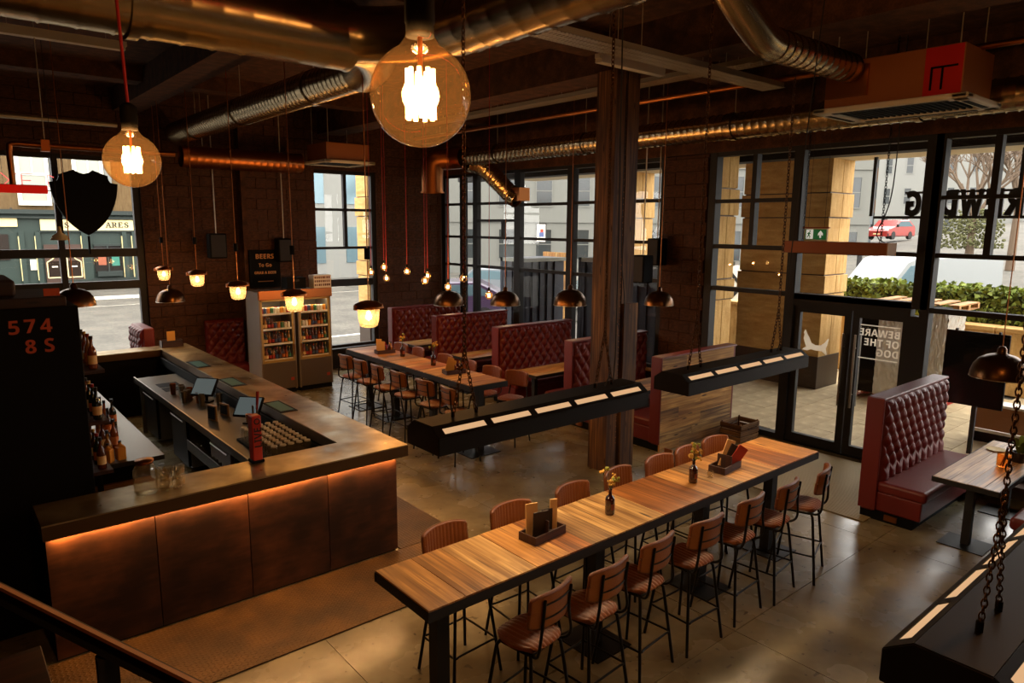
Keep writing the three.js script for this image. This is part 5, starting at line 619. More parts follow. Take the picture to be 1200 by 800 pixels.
// stair rail near the viewer
{ const t = thing('stair_handrail', 'dark steel stair handrail with brown top at the stair', 'handrail'); const a = onD(-70, 660, 2.12), b = onD(262, 826, 1.78); mesh('rail', bar(a.toArray(), b.toArray(), 0.03, 0.045), M.steelMatt, t); const a2 = a.clone(), b2 = b.clone(); a2.y += 0.022; b2.y += 0.022; mesh('top_cap', bar(a2.toArray(), b2.toArray(), 0.03, 0.008), S({ color: 0x7a4c26, roughness: 0.5 }), t); const p = onD(125, 768, 1.9); mesh('post', bx(p.x - 0.025, p.x + 0.025, 0, p.y, p.z - 0.02, p.z + 0.02), M.steelMatt, t); const q = a.clone(); mesh('post', bx(q.x - 0.025, q.x + 0.025, 0, q.y, q.z - 0.02, q.z + 0.02), M.steelMatt, t); }
{ const a = onY(2, 762, 0.8), b = onY(46, 757, 0.8), t = thing('wooden_chest', 'dark wooden chest at the foot of the stair rail', 'chest', [b.x - 0.28, 0, b.z + 0.25]); mesh('body', rbx(-0.28, 0.28, 0, 0.76, -0.25, 0.25, 0.01), M.darkWood, t); mesh('lid', rbx(-0.29, 0.29, 0.76, 0.8, -0.26, 0.26, 0.008), M.darkWood, t); mesh('latch', bx(0.29, 0.296, 0.68, 0.74, -0.02, 0.02), M.copper, t); }
{ const t = structure('trim_3', 'raised stair landing under the viewpoint', 'landing'); mesh('slab', bx(-2.2, 0.7, 1.6, 1.8, -0.55, 2.5), M.wallPlain, t); mesh('support', bx(-2.2, -2.0, 0, 1.6, -0.5, 2.5), M.wallPlain, t); mesh('support', bx(0.3, 0.45, 0, 1.6, 0.5, 2.5), M.wallPlain, t); }

// ================= outside =================
const rise = (x) => Math.max(0, x - 17.5) * 0.075;
{ const s = structure('street', 'pale wet road and forecourt outside the windows', 'street');
  mesh('road_back', uvm(bx(-60, 110, -0.3, -0.06, -140, ZB - 0.3), 'x'), M.asphalt, s);
  mesh('road_side', uvm(sheet((u, v) => { const x = 10.65 + u * 110, z = 45 - v * (45 - ZB + 0.3); return [x, -0.05 + rise(x), z]; }, 60, 4), 'x'), M.asphalt, s);
  mesh('road_rising', uvm(sheet((u, v) => { const x = 18 + u * 110, z = ZB - 0.3 - v * 100; return [x, -0.05 + rise(x) * Math.max(0, 1 - v * 3), z]; }, 40, 20), 'x'), M.asphalt, s);
  mesh('pavement_strip', bx(-30, 60, -0.08, 0.06, -40.4, -36.2), M.asphalt, s); mesh('pavement_strip', bx(-30, 11.5, -0.08, 0.0, -19.5, ZB - 0.3), M.asphalt, s); mesh('kerb', bx(-30, 60, -0.08, 0.065, -36.2, -36.0), M.white, s); mesh('kerb', bx(-30, 11.5, -0.08, 0.01, -19.7, -19.5), M.white, s);
  for (let i = 0; i < 12; i++) mesh('road_marking', bx(-6 + i * 3, -0.06, -0.05, -0.056, -33.1, -32.95), M.white, s).scale.set(1, 1, 1);
  const W = 0.595, D = 0.395; let r = 0; const g = rbx(-W / 2, W / 2, -0.05, 0, -D / 2, D / 2, 0.006, 1); for (let z = -9.2; z < -1.6; z += 0.4, r++) for (let x = 10.7; x < 16.4; x += 0.6) { const m = lit(new THREE.Mesh(g, M.paving)); m.name = 'paving_slab'; m.position.set(x + 0.3 + (r % 2 ? 0.15 : -0.15), rr(-0.004, 0.002), z + 0.2); s.add(m); } }
{ const s = structure('trim_4', 'dark soffit of the stone colonnade outside', 'soffit'); mesh('slab', bx(10.65, 15.3, 5.05, 5.9, -17, 6), M.wallPlain, s); mesh('edge_beam', bx(14.2, 15.25, 4.78, 5.05, -17, 6), S({ color: 0xd8ccb0, roughness: 0.9 }), s); mesh('dark_beam', bx(12.2, 12.6, 4.62, 5.05, -17, 6), M.frame, s); for (const z of [-11.5, -6.2, -4.1, -2.6]) mesh('downlight', rod([12.19, 4.84, z], [12.17, 4.84, z], 0.05, 12), M.galv, s); }
function pillar(x0, x1, z0, z1, label) { const t = thing('stone_pillar', label, 'pillar'); t.userData.kind = 'structure'; const C = [[0.0, 0.7, -0.06, 1], [0.7, 2.03, 0, 0], [2.04, 2.42, 0.03, 0], [2.43, 3.6, 0, 0], [3.61, 4.1, 0.03, 0], [4.11, 5.05, 0, 0]]; mesh('core', bx(x0 + 0.03, x1 - 0.03, 0, 5.05, z0 + 0.03, z1 - 0.03), M.stoneDark, t); let k = 0; for (const [a, b, o, dk] of C) { const xm = (x0 + x1) / 2; if (dk) mesh('plinth', rbx(x0 + 0.0, x1, a, b, z0, z1, 0.01), M.stoneDark, t); else { mesh('stone_block', uvm(rbx(x0 - o, xm - 0.005, a, b - 0.012, z0 - o, z1 + o, 0.012), 'x', k * 0.7, k), M.stone, t); mesh('stone_block', uvm(rbx(xm + 0.005, x1 + o, a, b - 0.012, z0 - o, z1 + o, 0.012), 'x', k * 0.4 + 1, k), M.stone, t); } k++; } return t; }
pillar(14.25, 15.2, -8.9, -6.92, 'broad cream stone pillar opposite the entrance doors'); pillar(11.35, 11.95, -8.25, -7.6, 'slim cream stone pillar outside the brick pier'); { const p = onZ(429, 300, -17.2); pillar(p.x - 0.15, p.x + 0.55, -17.4, -16.8, 'cream stone pillar seen through the narrow back window'); }
pillar(14.25, 15.2, -13.2, -12.2, 'cream stone pillar beyond the booth windows');
{ const t = thing('bar_sign', 'large black cut out letters on a steel frame outside the windows', 'sign'); const X = 14.7, a = onX(1060, 239, X), b = onX(1226, 239, X); const sm = S({ color: 0x14100d, roughness: 0.6 }); const W = b.z - a.z; const word = 'BREWDOG'; const wts = [1, 1, 0.95, 1.35, 1, 1, 1], tot = wts.reduce((s, v) => s + v, 0); const y0 = onX(1080, 253, X).y, y1 = onX(1080, 223, X).y; let z = b.z;
  for (let i = 0; i < 7; i++) { const w = W * wts[i] / tot; const g = new TextGeometry(word[i], { font, size: 0.5, depth: 0.06, curveSegments: 3, bevelEnabled: true, bevelSize: 0.022, bevelThickness: 0.004, bevelSegments: 1 }); g.computeBoundingBox(); g.translate(-(g.boundingBox.min.x + g.boundingBox.max.x) / 2, -(g.boundingBox.min.y + g.boundingBox.max.y) / 2, 0); g.computeBoundingBox(); const bb = g.boundingBox; g.scale((w * 0.92) / (bb.max.x - bb.min.x), (y1 - y0) / (bb.max.y - bb.min.y), 1); g.rotateY(Math.PI / 2); g.translate(X, (y0 + y1) / 2, z - w / 2); mesh('letter', g, sm, t); z -= w; }
  mesh('frame_bar', [bx(X - 0.03, X + 0.03, y0 - 0.05, y0, a.z - 0.55, b.z + 0.3), bx(X - 0.02, X + 0.02, y1 - 0.06, y1 - 0.02, a.z - 0.0, b.z + 0.3)], sm, t); for (const px of [1024, 1107, 1196]) { const q = onX(px, 220, X); mesh('hanger', bx(X - 0.03, X + 0.03, y0, 4.8, q.z - 0.03, q.z + 0.03), sm, t); } }
{ // wrapped goods on pallets
  const wrap = new THREE.MeshPhysicalMaterial({ color: 0xd8d4ca, roughness: 0.2, clearcoat: 1, clearcoatRoughness: 0.12, metalness: 0.2 }), redP = S({ color: 0x9a2a1c, roughness: 0.7 }), paleP = S({ map: woodA, color: 0xffecc8, roughness: 0.8 });
  function palletOf(name, label, x, y, z, L, W, mat, turn = 0) { const t = thing(name, label, 'pallet', [x, y, z], turn); for (let k = 0; k < 5; k++) mesh('top_board', bx(-L / 2, L / 2, 0.1, 0.122, -W / 2 + k * W / 4.6, -W / 2 + k * W / 4.6 + 0.13 * W), mat, t); for (let k = 0; k < 3; k++) for (let j = 0; j < 3; j++) mesh('block', bx(-L / 2 + j * (L - 0.1) / 2, -L / 2 + j * (L - 0.1) / 2 + 0.1, 0.02, 0.1, -W / 2 + k * (W - 0.1) / 2, -W / 2 + k * (W - 0.1) / 2 + 0.1), mat, t); for (let k = 0; k < 3; k++) mesh('runner', bx(-L / 2, L / 2, 0, 0.02, -W / 2 + k * (W - 0.1) / 2, -W / 2 + k * (W - 0.1) / 2 + 0.1), mat, t); return t; }
  function stack(x, z, L, W, h, label, lab2) { palletOf('red_pallet', lab2, x, 0, z, L, W, redP); const t = thing('wrapped_stack', label, 'wrapped goods', [x, 0.125, z]); mesh('boxes', rbx(-L / 2 + 0.04, L / 2 - 0.04, 0, h, -W / 2 + 0.04, W / 2 - 0.04, 0.03), M.black, t);
    const f = (s) => sheet((u, v) => { const a = u * 2 - 1; const n = fbm(u * 9 + v * 6 + s * 3, v * 5 - u * 8, 3, 1); const r = Math.abs(((u * 5 + v * 9 + n * 2.2) % 1) - 0.5); const d = 0.006 + 0.11 * r * n; return s === 0 ? [-L / 2 - d, v * h, -0.05 + (W / 2 + 0.06) * u] : [L / 2 - u * L, v * h, W / 2 + d]; }, 40, 50); mesh('plastic_wrap', f(0), wrap, t); mesh('plastic_wrap', f(1), wrap, t); return t; }
  stack(14.85, -5.75, 1.0, 0.95, 1.5, 'black stack half wrapped in plastic outside the lettered door', 'red pallet under the black wrapped stack outside the lettered door'); stack(14.95, -4.93, 0.9, 0.56, 1.75, 'plastic wrapped stack standing beside the entrance mullion outside', 'red pallet under the stack beside the entrance mullion');
  palletOf('wooden_pallet', 'pale wooden pallet lying on top of the wrapped stacks', 14.95, 1.885, -5.2, 1.1, 1.5, paleP); }
{ const t = thing('forecourt_board', 'black display board on a single post outside the bench window', 'sign board'); const a = onX(1110, 386, 12), b = onX(1174, 482, 12); mesh('board', rbx(11.98, 12.03, 0.74, 1.87, a.z, b.z, 0.01), M.black, t); mesh('post', bx(11.98, 12.04, 0, 0.74, (a.z + b.z) / 2 + 0.03, (a.z + b.z) / 2 + 0.09), M.frame, t); mesh('clip', [bx(11.98, 12.03, 1.87, 1.9, a.z + 0.12, a.z + 0.15), bx(11.98, 12.03, 1.87, 1.9, b.z - 0.15, b.z - 0.12)], M.frame, t); }
{ const t = thing('low_planter', 'low bronze panelled planter with pale rim behind the display board outside', 'planter', [2.75, -0.24, -0.4]); mesh('top', rbx(10.0, 10.34, 0.86, 0.9, -3.2, 0.8, 0.006), S({ color: 0xd8d0c0, roughness: 0.5 }), t); mesh('base_board', bx(10.02, 10.34, 0.42, 0.46, -3.2, 0.8), S({ color: 0xcfc6b4, roughness: 0.5 }), t); for (let k = 0; k < 5; k++) mesh('panel', rbx(10.05, 10.08, 0.47, 0.86, -3.19 + k * 0.8, -3.19 + k * 0.8 + 0.77, 0.004), S({ color: [0x8a5a34, 0x6a5844, 0x5c5244, 0x6a5844, 0x6a5844][k], roughness: 0.45, metalness: 0.4 }), t); mesh('leg', bx(10.1, 10.3, 0.24, 0.42, -3.2, 0.8), M.black, t); }
{ const t = thing('retaining_wall', 'low tan stone wall under the clipped hedge', 'wall'); for (let k = 0; k < 12; k++) { mesh('stone_course', uvm(rbx(16.85, 17.25, 0, 1.3, -12 + k * 1.5, -12 + (k + 1) * 1.5 - 0.02, 0.02), 'z', k, k), M.stone, t); mesh('coping', rbx(16.8, 17.3, 1.3, 1.4, -12 + k * 1.5, -12 + (k + 1) * 1.5 - 0.01, 0.02), M.stone, t); } }
{ const t = thing('hedge', 'long clipped green hedge beyond the forecourt', 'hedge'); const leaf = new THREE.BufferGeometry(); leaf.setAttribute('position', new THREE.Float32BufferAttribute([0, 0, 0, 0.05, 0.02, 0.02, 0.0, 0.07, 0.03, -0.05, 0.02, 0.02], 3)); leaf.setIndex([0, 1, 2, 0, 2, 3]); leaf.computeVertexNormals(); mesh('core', rbx(17.35, 18.2, 0.8, 2.08, -8.0, 6, 0.1), M.hedge, t);
  const N = 9000, im = new THREE.InstancedMesh(leaf, S({ color: 0x8a9444, roughness: 0.8, side: THREE.DoubleSide }), N), d = new THREE.Object3D(), c = new THREE.Color(); for (let i = 0; i < N; i++) { const top = rnd() < 0.4; d.position.set(top ? rr(17.3, 18.2) : rr(17.27, 17.4), top ? 2.06 + rr(-0.05, 0.08) : rr(1.3, 2.1), rr(-8.05, 6)); d.rotation.set(rr(0, 6), rr(0, 6), rr(0, 6)); d.scale.setScalar(rr(0.7, 1.6)); d.updateMatrix(); im.setMatrixAt(i, d.matrix); im.setColorAt(i, c.setHSL(rr(0.17, 0.22), rr(0.25, 0.45), rr(0.22, 0.6))); } im.name = 'foliage'; im.userData.kind = 'stuff'; lit(im); t.add(im); }
// vehicles
const carGlass = S({ color: 0x5a7078, roughness: 0.1, metalness: 0.3 }), tyre = S({ color: 0x1a1816, roughness: 0.8 });
function vehicle(name, label, cat, p, turn, L, W, prof, glassProf, color, wheelR, front) { const t = thing(name, label, cat, p, turn); const paint = new THREE.MeshPhysicalMaterial({ color, roughness: 0.35, clearcoat: 0.8, clearcoatRoughness: 0.1 }); const ex = (pts, w, b) => { const g = ext(pts, w - 2 * b, b); g.translate(0, 0, -w / 2 + b); g.rotateY(Math.PI / 2); return g; }; // profile: a along length (front +), b height
  const body = ex(prof, W, 0.06); mesh('body', body, paint, t); mesh('side_windows', ex(glassProf, W + 0.02, 0.005), carGlass, t); const [f0, f1] = front; const fr = bar([0, f0[1], -f0[0]], [0, f1[1], -f1[0]], W * 0.82, 0.03); mesh('windscreen', fr, carGlass, t);
  for (const a of [L * 0.32, -L * 0.32]) for (const s of [-1, 1]) { const g = new THREE.CylinderGeometry(wheelR, wheelR, 0.2, 18); g.rotateZ(Math.PI / 2); g.translate(s * (W / 2 - 0.08), wheelR, -a); mesh('wheel', g, tyre, t); }
  const z = -L / 2 - 0.01; mesh('bumper', rbx(-W / 2, W / 2, 0.25, 0.5, z - 0.04, z + 0.15, 0.04), tyre, t); for (const s of [-1, 1]) mesh('headlamp', rbx(s * W * 0.4 - 0.14, s * W * 0.4 + 0.14, 0.62, 0.78, z - 0.02, z + 0.12, 0.03), M.white, t); for (const s of [-1, 1]) mesh('mirror', rbx(s * (W / 2 + 0.12) - 0.09, s * (W / 2 + 0.12) + 0.09, 0.95, 1.15, -L * 0.24 - 0.06, -L * 0.24 + 0.06, 0.03), tyre, t); mesh('number_plate', bx(-0.26, 0.26, 0.38, 0.5, z - 0.06, z - 0.04), M.cream, t); return t; }
const carProf = [[2.1, 0.3], [2.12, 0.62], [1.95, 0.78], [1.05, 0.95], [0.35, 1.42], [-1.1, 1.46], [-1.95, 1.05], [-2.12, 0.9], [-2.12, 0.3]], carWin = [[0.95, 0.98], [0.32, 1.36], [-1.05, 1.39], [-1.7, 1.02]];
const car = (label, p, turn, color) => vehicle('parked_car', label, 'car', p, turn, 4.2, 1.75, carProf, carWin, color, 0.31, [[1.0, 0.98], [0.4, 1.4]]);
const vanProf = [[2.45, 0.35], [2.45, 0.95], [2.2, 1.1], [1.55, 1.85], [1.2, 1.97], [-2.4, 2.0], [-2.5, 0.35]], vanWin = [[1.95, 1.2], [1.45, 1.75], [0.9, 1.8], [0.9, 1.15]];
const face = (p, off) => Math.atan2(-p.x, -p.z) + Math.PI + off; // front (-z local) toward the viewer, turned by off
{ const p = onD(1078, 330, 23.5); p.y = rise(p.x) - 0.15; vehicle('white_van', 'white panel van parked behind the hedge', 'van', [p.x, p.y, p.z], face(p, -0.75), 5, 1.9, vanProf, vanWin, 0x7a7e7e, 0.33, [[2.25, 1.12], [1.58, 1.82]]); }
{ const p = onD(1043, 278, 55); car('small red car with pale bonnet on the rising street', [p.x, p.y - 0.15, p.z], face(p, -0.45), 0x8a1e16); }
{ const p = onD(524, 322, 25); car('dark purple car parked beyond the booth windows', [p.x, -0.05, p.z], 0.9, 0x3a2a44); const q = onD(575, 335, 33); car('silver car parked beside the far container', [q.x, -0.05, q.z], 0.3, 0x5e646a); const r = onD(650, 338, 27); car('pale boxy car facing the booth windows', [r.x, -0.05, r.z], face(r, -0.2), 0x6a685e); const s = onD(395, 296, 52); car('pale car parked before the ribbed white building', [s.x, -0.06, s.z], 1.2, 0x70747a); }
// shipping containers
function container(label, x0, x1, y0, y1, z0, z1, mat) { const t = thing('shipping_container', label, 'container'); mesh('shell', bx(x0 + 0.04, x1 - 0.04, y0, y1, z0 + 0.04, z1 - 0.04), mat, t); const rib = []; const n = Math.floor((z1 - z0) / 0.28); for (let k = 0; k < n; k++) rib.push(bx(x0, x0 + 0.04, y0 + 0.1, y1 - 0.1, z0 + 0.05 + k * 0.28, z0 + 0.05 + k * 0.28 + 0.16)); const m = Math.floor((x1 - x0) / 0.28); for (let k = 0; k < m; k++) rib.push(bx(x0 + 0.05 + k * 0.28, x0 + 0.21 + k * 0.28, y0 + 0.1, y1 - 0.1, z1 - 0.04, z1)); mesh('corrugation', rib, mat, t); mesh('top_rail', [bx(x0 - 0.01, x0 + 0.05, y1 - 0.1, y1, z0, z1), bx(x0, x1, y1 - 0.1, y1, z1 - 0.05, z1 + 0.01)], S({ color: 0x8a9088, roughness: 0.6 }), t); mesh('corner_post', [bx(x0 - 0.01, x0 + 0.09, y0, y1, z0, z0 + 0.1)], mat, t); mesh('corner_post', bx(x0 - 0.01, x0 + 0.09, y0, y1, z1 - 0.1, z1), mat, t); return t; }
container('navy corrugated shipping container close to the booth windows', 12.5, 14.2, 0, 2.62, -12.3, -9.0, M.navy);
{ const p = onD(596, 300, 19.5); container('navy container bar further down the forecourt', p.x, p.x + 1.6, 0, 2.5, p.z - 0.35, p.z + 0.65, M.navy); const q = onX(655, 315, 16.5); const t = thing('timber_screen', 'tan timber screen beside the containers', 'screen'); for (let k = 0; k < 8; k++) mesh('board', uvm(bx(16.5, 16.55, 0, 2.5, q.z - 0.8 + k * 0.2, q.z - 0.62 + k * 0.2), 'y', k), M.clad[k % 4], t); }
{ const t = thing('barrier_panel', 'white barrier panel with a black cross beyond the slim stone pillar', 'barrier'); const p = onD(869, 335, 22); t.position.set(p.x, 0, p.z); t.rotation.y = face(p, Math.PI); mesh('panel', bx(-0.55, 0.55, 0.9, 2.2, -0.02, 0.02), M.white, t); mesh('cross', [bar([-0.5, 0.95, 0.03], [0.5, 2.15, 0.03], 0.1, 0.02), bar([0.5, 0.95, 0.03], [-0.5, 2.15, 0.03], 0.1, 0.02)], M.steelMatt, t); mesh('railing', Array.from({ length: 9 }, (_, i) => bx(-0.55 + i * 0.135, -0.52 + i * 0.135, 0, 0.9, -0.015, 0.015)), M.frame, t); }
for (const [px, py, d, i] of [[1006, 317, 34, 0], [980, 284, 46, 1], [1014, 284, 46, 2]]) { const p = onD(px, py, d); tag(mesh('bollard', rod([p.x, p.y - 0.2, p.z], [p.x, p.y + 0.85, p.z], 0.12, 10), M.steelMatt), ['stout grey bollard on the pale street behind the hedge', 'dark bollard beside the broad stone pillar far up the street', 'dark bollard close to the red car'][i], 'bollard'); }
// buildings
function building(label, corner, along, width, base, height, wallM, floors, bays, opt = {}) { // facade facing the viewer, with real window openings set proud
  const t = thing('street_building', label, 'building'); t.position.copy(corner); t.position.y = base; t.rotation.y = along; mesh('wall', uvm(bx(0, width, -3, height, -6, 0), 'x'), wallM, t); const fh = height / floors, bw = width / bays; const fm = opt.frame || wallM, gm = opt.glass || S({ color: 0x2c3030, roughness: 0.15 });
  for (let f = 0; f < floors; f++) for (let b = 0; b < bays; b++) { if (opt.skip && opt.skip(f, b)) continue; const cx = (b + 0.5) * bw, y = f * fh + fh * 0.28, w = bw * (opt.ww || 0.42), h = fh * (opt.hh || 0.55); const wn = mesh('window', [bx(cx - w / 2 - 0.08, cx + w / 2 + 0.08, y - 0.08, y, 0, 0.06), bx(cx - w / 2 - 0.08, cx - w / 2, y, y + h, 0, 0.05), bx(cx + w / 2, cx + w / 2 + 0.08, y, y + h, 0, 0.05), bx(cx - w / 2 - 0.08, cx + w / 2 + 0.08, y + h, y + h + 0.08, 0, 0.05), bx(cx - w / 2, cx + w / 2, y + h * 0.5 - 0.03, y + h * 0.5 + 0.03, 0.005, 0.04)], fm, t); mesh('window_glass', bx(cx - w / 2, cx + w / 2, y, y + h, -0.01, 0.012), gm, wn); }
  if (opt.courses) mesh('string_course', Array.from({ length: floors + 1 }, (_, f) => bx(0, width, f * fh - 0.12, f * fh + 0.06, 0, 0.1)), opt.courseM || wallM, t); if (opt.pilasters) for (let b = 0; b <= bays; b++) mesh('pilaster', bx(b * bw - 0.35, b * bw + 0.35, -0.5, height, 0, 0.3), wallM, t); return t; }
const ashlar = S({ map: stoneT, color: 0x746c60, roughness: 0.9 }), paleRender = S({ color: 0x757570, roughness: 0.9 }), tenement = S({ map: stoneT, color: 0x62503d, roughness: 0.95 }), greyB = S({ color: 0x62625c, roughness: 0.9 });
{ const a = onD(365, 290, 62); building('pale ribbed office building seen through the narrow back window', V3(a.x - 9, 0, a.z), -0.2, 26, 0.4, 16, paleRender, 4, 10, { pilasters: true, courses: true, ww: 0.5 }); }
{ const a = onD(505, 300, 46); building('long grey street building beyond the booth windows', V3(a.x, 0, a.z - 2), -0.75, 30, 0.2, 14, greyB, 4, 12, { courses: true, ww: 0.4 }); }
{ const p = onD(634, 273, 44), t = thing('street_poster', 'framed street poster on the grey building', 'poster', p.toArray(), face(p, Math.PI)); mesh('frame', bx(-0.34, 0.34, -0.62, 0.62, -0.05, 0), M.steelMatt, t); mesh('sheet', bx(-0.27, 0.27, -0.54, 0.54, 0, 0.01), M.white, t); mesh('print', [bx(-0.12, 0.18, -0.25, 0.05, 0.01, 0.014)], S({ color: 0x46527a, roughness: 0.7 }), t); mesh('print', bx(-0.05, 0.15, 0.05, 0.25, 0.01, 0.014), M.paperRed, t); }
{ const a = onD(1024, 262, 78); building('white modern building at the top of the rising street', V3(a.x, 0, a.z), -1.2, 16, a.y - 2, 13, paleRender, 4, 8, { ww: 0.3, hh: 0.5 }); }
{ const a = onD(985, 262, 100); building('brown sandstone tenement behind the bare trees', V3(a.x, 0, a.z), -1.1, 60, a.y - 2, 17, tenement, 4, 22, { courses: true, ww: 0.36 }); }
{ const a = onD(845, 262, 60); building('pale blue town house seen beside the slim pillar', V3(a.x, 0, a.z), -0.9, 12, a.y - 3, 12, S({ color: 0x696e72, roughness: 0.9 }), 4, 4, { ww: 0.36 }); }
// the green pub
{ const t = thing('green_pub', 'dark green timber pub front with cream name board', 'building', [0, 0, -40.5]); const green = S({ color: 0x162821, roughness: 0.6 }), greenD = S({ color: 0x101d18, roughness: 0.6 }), wood = S({ color: 0x3a2418, roughness: 0.6 });
  mesh('upper_wall', uvm(bx(-9, 9, 3.9, 11, -5, -0.1), 'x'), ashlar, t); mesh('lower_wall', bx(-9, 8.9, 0, 3.9, -5, -0.05), green, t); mesh('cornice', [bx(-9, 8.9, 3.75, 3.95, -0.1, 0.3), bx(-9, 8.9, 3.55, 3.62, -0.1, 0.2)], greenD, t); mesh('name_board', bx(4.5, 8.5, 2.98, 3.5, -0.05, 0.08), M.cream, t); mesh('name_board', bx(1.5, 3.6, 3.15, 3.6, -0.05, 0.08), M.cream, t); mesh('board_border', [bx(4.42, 8.58, 2.9, 2.98, -0.05, 0.1), bx(4.42, 8.58, 3.5, 3.56, -0.05, 0.1)], greenD, t);
  const bl = S({ color: 0x1a1612, roughness: 0.6 }); for (const [s, px] of [['S', 78], ['A', 127], ['R', 134], ['E', 141], ['S', 148], ['A', 13]]) { const p = onZ(px, px < 50 ? 247 : 263.5, -40.4), g = text(s, px < 50 ? 0.3 : 0.27, 0.02, fontSerif); g.translate(p.x, p.y, 0.09); mesh('board_letter', g, bl, t); }
  for (const [x0, x1] of [[3.9, 4.9], [6.2, 7.2], [1.2, 2.2]]) { mesh('sash_window', [bx(x0 - 0.16, x0, 4.3, 6.9, -0.1, 0.06), bx(x1, x1 + 0.16, 4.3, 6.9, -0.1, 0.06), bx(x0 - 0.16, x1 + 0.16, 4.15, 4.35, -0.1, 0.12), bx(x0, x1, 5.55, 5.66, -0.1, 0.04), bx(x0 - 0.16, x1 + 0.16, 6.9, 7.05, -0.1, 0.06), bx((x0 + x1) / 2 - 0.03, (x0 + x1) / 2 + 0.03, 5.6, 6.9, -0.1, 0.03)], M.white, t); mesh('window_glass', bx(x0, x1, 4.35, 6.9, -0.1, 0.0), S({ color: 0x8a8c80, roughness: 0.2 }), t); mesh('shutter', bx(x1 + 0.2, x1 + 0.5, 4.3, 6.9, -0.1, 0.02), S({ color: 0x6a6c68, roughness: 0.7 }), t); }
  for (const x of [4.35, 6.25, 6.45, 8.05, 8.5, 3.7]) { mesh('pilaster', bx(x - 0.1, x + 0.1, 0, 2.9, -0.05, 0.1), green, t); mesh('gold_line', bx(x - 0.13, x - 0.1, 0.6, 2.7, -0.05, 0.08), M.cream, t); }
  for (const [x0, x1] of [[4.55, 5.3], [5.38, 6.12]]) { const d = mesh('pub_door', bx(x0, x1, 0.1, 2.3, -0.05, 0.04), wood, t); const w = x1 - x0, s = x0 < 5 ? 1 : -1; const fr = []; const P = (a, b) => [x0 + w / 2 + s * a * w, b, 0.06]; fr.push(bar(P(-0.4, 0.7), P(0.4, 0.7), 0.05, 0.03), bar(P(-0.4, 0.7), P(-0.4, 1.45), 0.05, 0.03), bar(P(0.4, 0.7), P(0.4, 1.75), 0.05, 0.03), bar(P(-0.4, 1.45), P(-0.1, 1.6), 0.05, 0.03), bar(P(-0.1, 1.6), P(0.15, 1.8), 0.05, 0.03), bar(P(0.15, 1.8), P(0.4, 1.75), 0.05, 0.03)); mesh('panel_frame', fr, M.cream, d); mesh('door_glass', bx(x0 + 0.1 * w, x0 + 0.9 * w, 0.75, 1.5, 0.04, 0.05), S({ color: 0x241a14, roughness: 0.15 }), d); mesh('letter_plate', bx(x0 + w / 2 - 0.12, x0 + w / 2 + 0.12, 1.2, 1.26, 0.05, 0.07), M.white, d); }
  const w = mesh('bar_window', [bx(6.65, 7.85, 0.75, 0.85, -0.05, 0.1), bx(6.65, 7.85, 2.2, 2.3, -0.05, 0.08), bx(7.22, 7.28, 0.8, 2.2, -0.05, 0.08)], greenD, t); mesh('window_glass', bx(6.65, 7.85, 0.85, 2.2, -0.05, 0.03), S({ color: 0x201c1a, roughness: 0.1 }), w); mesh('flower_box', bx(6.7, 7.8, 0.7, 0.95, 0.1, 0.3), greenD, w); mesh('window_display', [bx(6.8, 7.15, 1.25, 1.7, 0.03, 0.05)], S({ color: 0x8a4a30, roughness: 0.7 }), w); mesh('window_display', bx(7.4, 7.75, 1.2, 1.9, 0.03, 0.05), S({ color: 0x2a6a5a, roughness: 0.7 }), w); mesh('notice', bx(3.95, 4.2, 1.1, 1.6, 0.0, 0.03), M.white, t); mesh('side_window', bx(1.6, 3.2, 1.6, 2.8, -0.05, 0.02), S({ color: 0x2a2420, roughness: 0.2 }), t); mesh('planter', bx(5.2, 6.2, 0, 0.6, 0.3, 0.7), greenD, t); mesh('stall_riser', bx(6.4, 8.4, 0, 0.6, -0.05, 0.12), greenD, t);
  const b = thing('street_building', 'pale stone building next to the green pub', 'building', [9, 0, -40.5]); mesh('wall', bx(0, 14, 0, 12, -5, 0.1), paleRender, b); for (let f = 0; f < 3; f++) for (let k = 0; k < 5; k++) mesh('window', bx(1 + k * 2.6, 2.2 + k * 2.6, 1 + f * 3.6, 3.2 + f * 3.6, 0.1, 0.15), carGlass, b); }
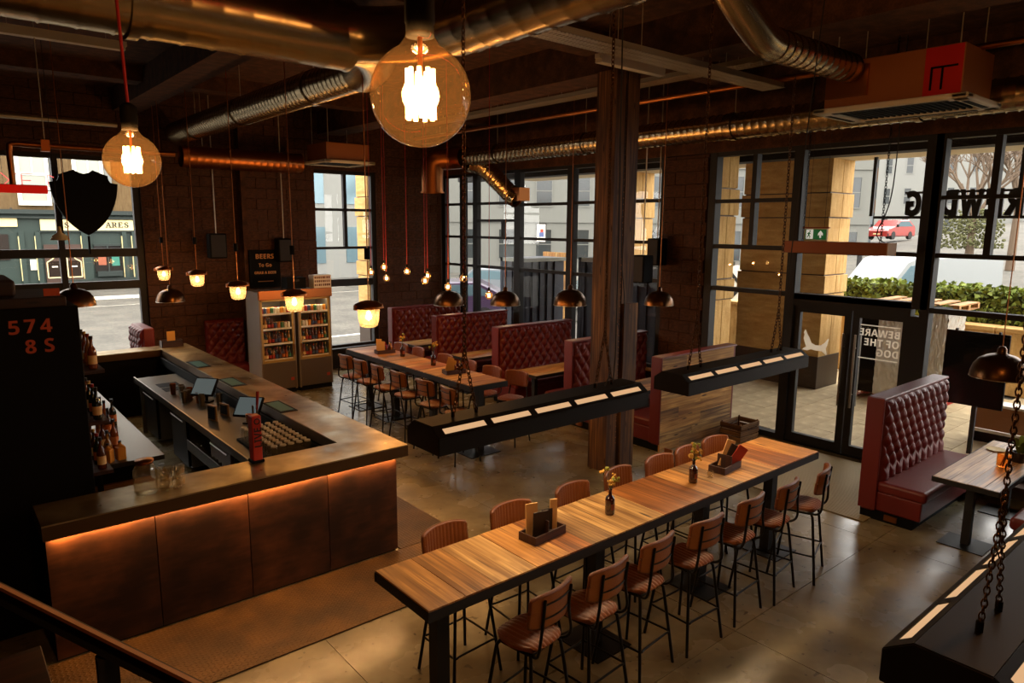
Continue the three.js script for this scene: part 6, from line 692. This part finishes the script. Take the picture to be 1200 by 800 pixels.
// bare trees
function bareTree(p, h, label, leafy) { const t = thing('bare_tree', label, 'tree', p); const bark = S({ color: 0x5a4a3a, roughness: 0.95 }); mesh('trunk', rod([0, 0, 0], [0.1, h * 0.36, 0], 0.2, 8, 0.13), bark, t); const list = []; const grow = (a, d, L, r, n) => { const b = a.clone().addScaledVector(d, L); list.push(rod(a, b, r, 4, r * 0.65)); if (n === 0) return; const k = n > 3 ? 4 : 3; for (let i = 0; i < k; i++) { const q = d.clone().add(V3(rr(-0.8, 0.8), rr(-0.15, 0.6), rr(-0.8, 0.8))).normalize(); grow(a.clone().lerp(b, rr(0.55, 1)), q, L * rr(0.6, 0.82), r * 0.62, n - 1); } }; for (let i = 0; i < 3; i++) grow(V3(0.1, h * 0.34, 0), V3(rr(-0.5, 0.5), 1, rr(-0.5, 0.5)).normalize(), h * 0.22, 0.1, 4); mesh('branches', list, bark, t); if (leafy) { const f = new THREE.InstancedMesh(new THREE.IcosahedronGeometry(0.06, 0), S({ color: 0x4a4a28, roughness: 0.9 }), 900), d = new THREE.Object3D(); for (let i = 0; i < 900; i++) { const a = rr(0, 6.28), r = Math.sqrt(rnd()) * 1.2; d.position.set(Math.cos(a) * r, h * 0.3 + rr(-0.9, 0.7), Math.sin(a) * r); d.scale.setScalar(rr(0.5, 1.2)); d.rotation.set(rr(0, 6), rr(0, 6), 0); d.updateMatrix(); f.setMatrixAt(i, d.matrix); } f.name = 'leaves'; f.userData.kind = 'stuff'; lit(f); t.add(f); } return t; }
[[1135, 300, 30, 7.5, 'bare tree with a leafy base behind the white van', true], [1085, 285, 46, 9, 'bare tree standing before the white modern building', false], [1185, 300, 32, 8.5, 'bare spreading tree furthest along the hedge', false], [1160, 285, 48, 10, 'tall bare tree in front of the brown tenement', false]].forEach(([px, py, d, h, lab, l]) => { const p = onD(px, py, d); bareTree([p.x, rise(p.x) - 0.05, p.z], h, lab, l); });
// distant walker
{ const p = onD(1063, 296, 62), t = thing('person', 'distant walker in a dark coat and pale shoes on the street', 'person', [p.x, p.y, p.z], face(p, 0.4)); const coat = S({ color: 0x3a342c, roughness: 0.9 }); const prof = lathe([[0.0, 0.02], [0.1, 0.0], [0.12, 0.06], [0.1, 0.4], [0.15, 0.8], [0.2, 1.0], [0.21, 1.25], [0.23, 1.38], [0.16, 1.45], [0.065, 1.5], [0.06, 1.56], [0.09, 1.6], [0.105, 1.68], [0.09, 1.77], [0.04, 1.81], [0, 1.82]], 16); prof.scale(1, 1, 0.7); const arms = [tube([[-0.21, 1.38, 0], [-0.27, 1.15, 0.02], [-0.25, 0.88, -0.08]], 0.055, 10, 8), tube([[0.21, 1.38, 0], [0.27, 1.15, 0.02], [0.25, 0.88, 0.08]], 0.055, 10, 8)]; mesh('body', [prof, ...arms], coat, t); mesh('hair', (() => { const g = new THREE.SphereGeometry(0.108, 12, 8, 0, 6.3, 0, 1.5); g.scale(1, 1, 0.85); g.translate(0, 1.71, 0.01); return g; })(), M.black, t); }
{ const c = onZ(70, 276, -11.5), t = thing('cone_pendant', 'small cream cone lamp hanging before the green pub window', 'lamp', c.toArray()); mesh('shade', lathe([[0.12, -0.06], [0.09, 0.0], [0.03, 0.04], [0.02, 0.12], [0, 0.13]], 20), S({ color: 0xd8c89a, roughness: 0.5, side: THREE.DoubleSide }), t); mesh('cord', rod([0, 0.12, 0], [0, CEIL - c.y, 0], 0.005, 5), M.cable, t); mesh('bulb', new THREE.SphereGeometry(0.03, 10, 8), glow(new THREE.Color().setRGB(1, 0.7, 0.4), 3), t); }


renderer.render(scene, camera);
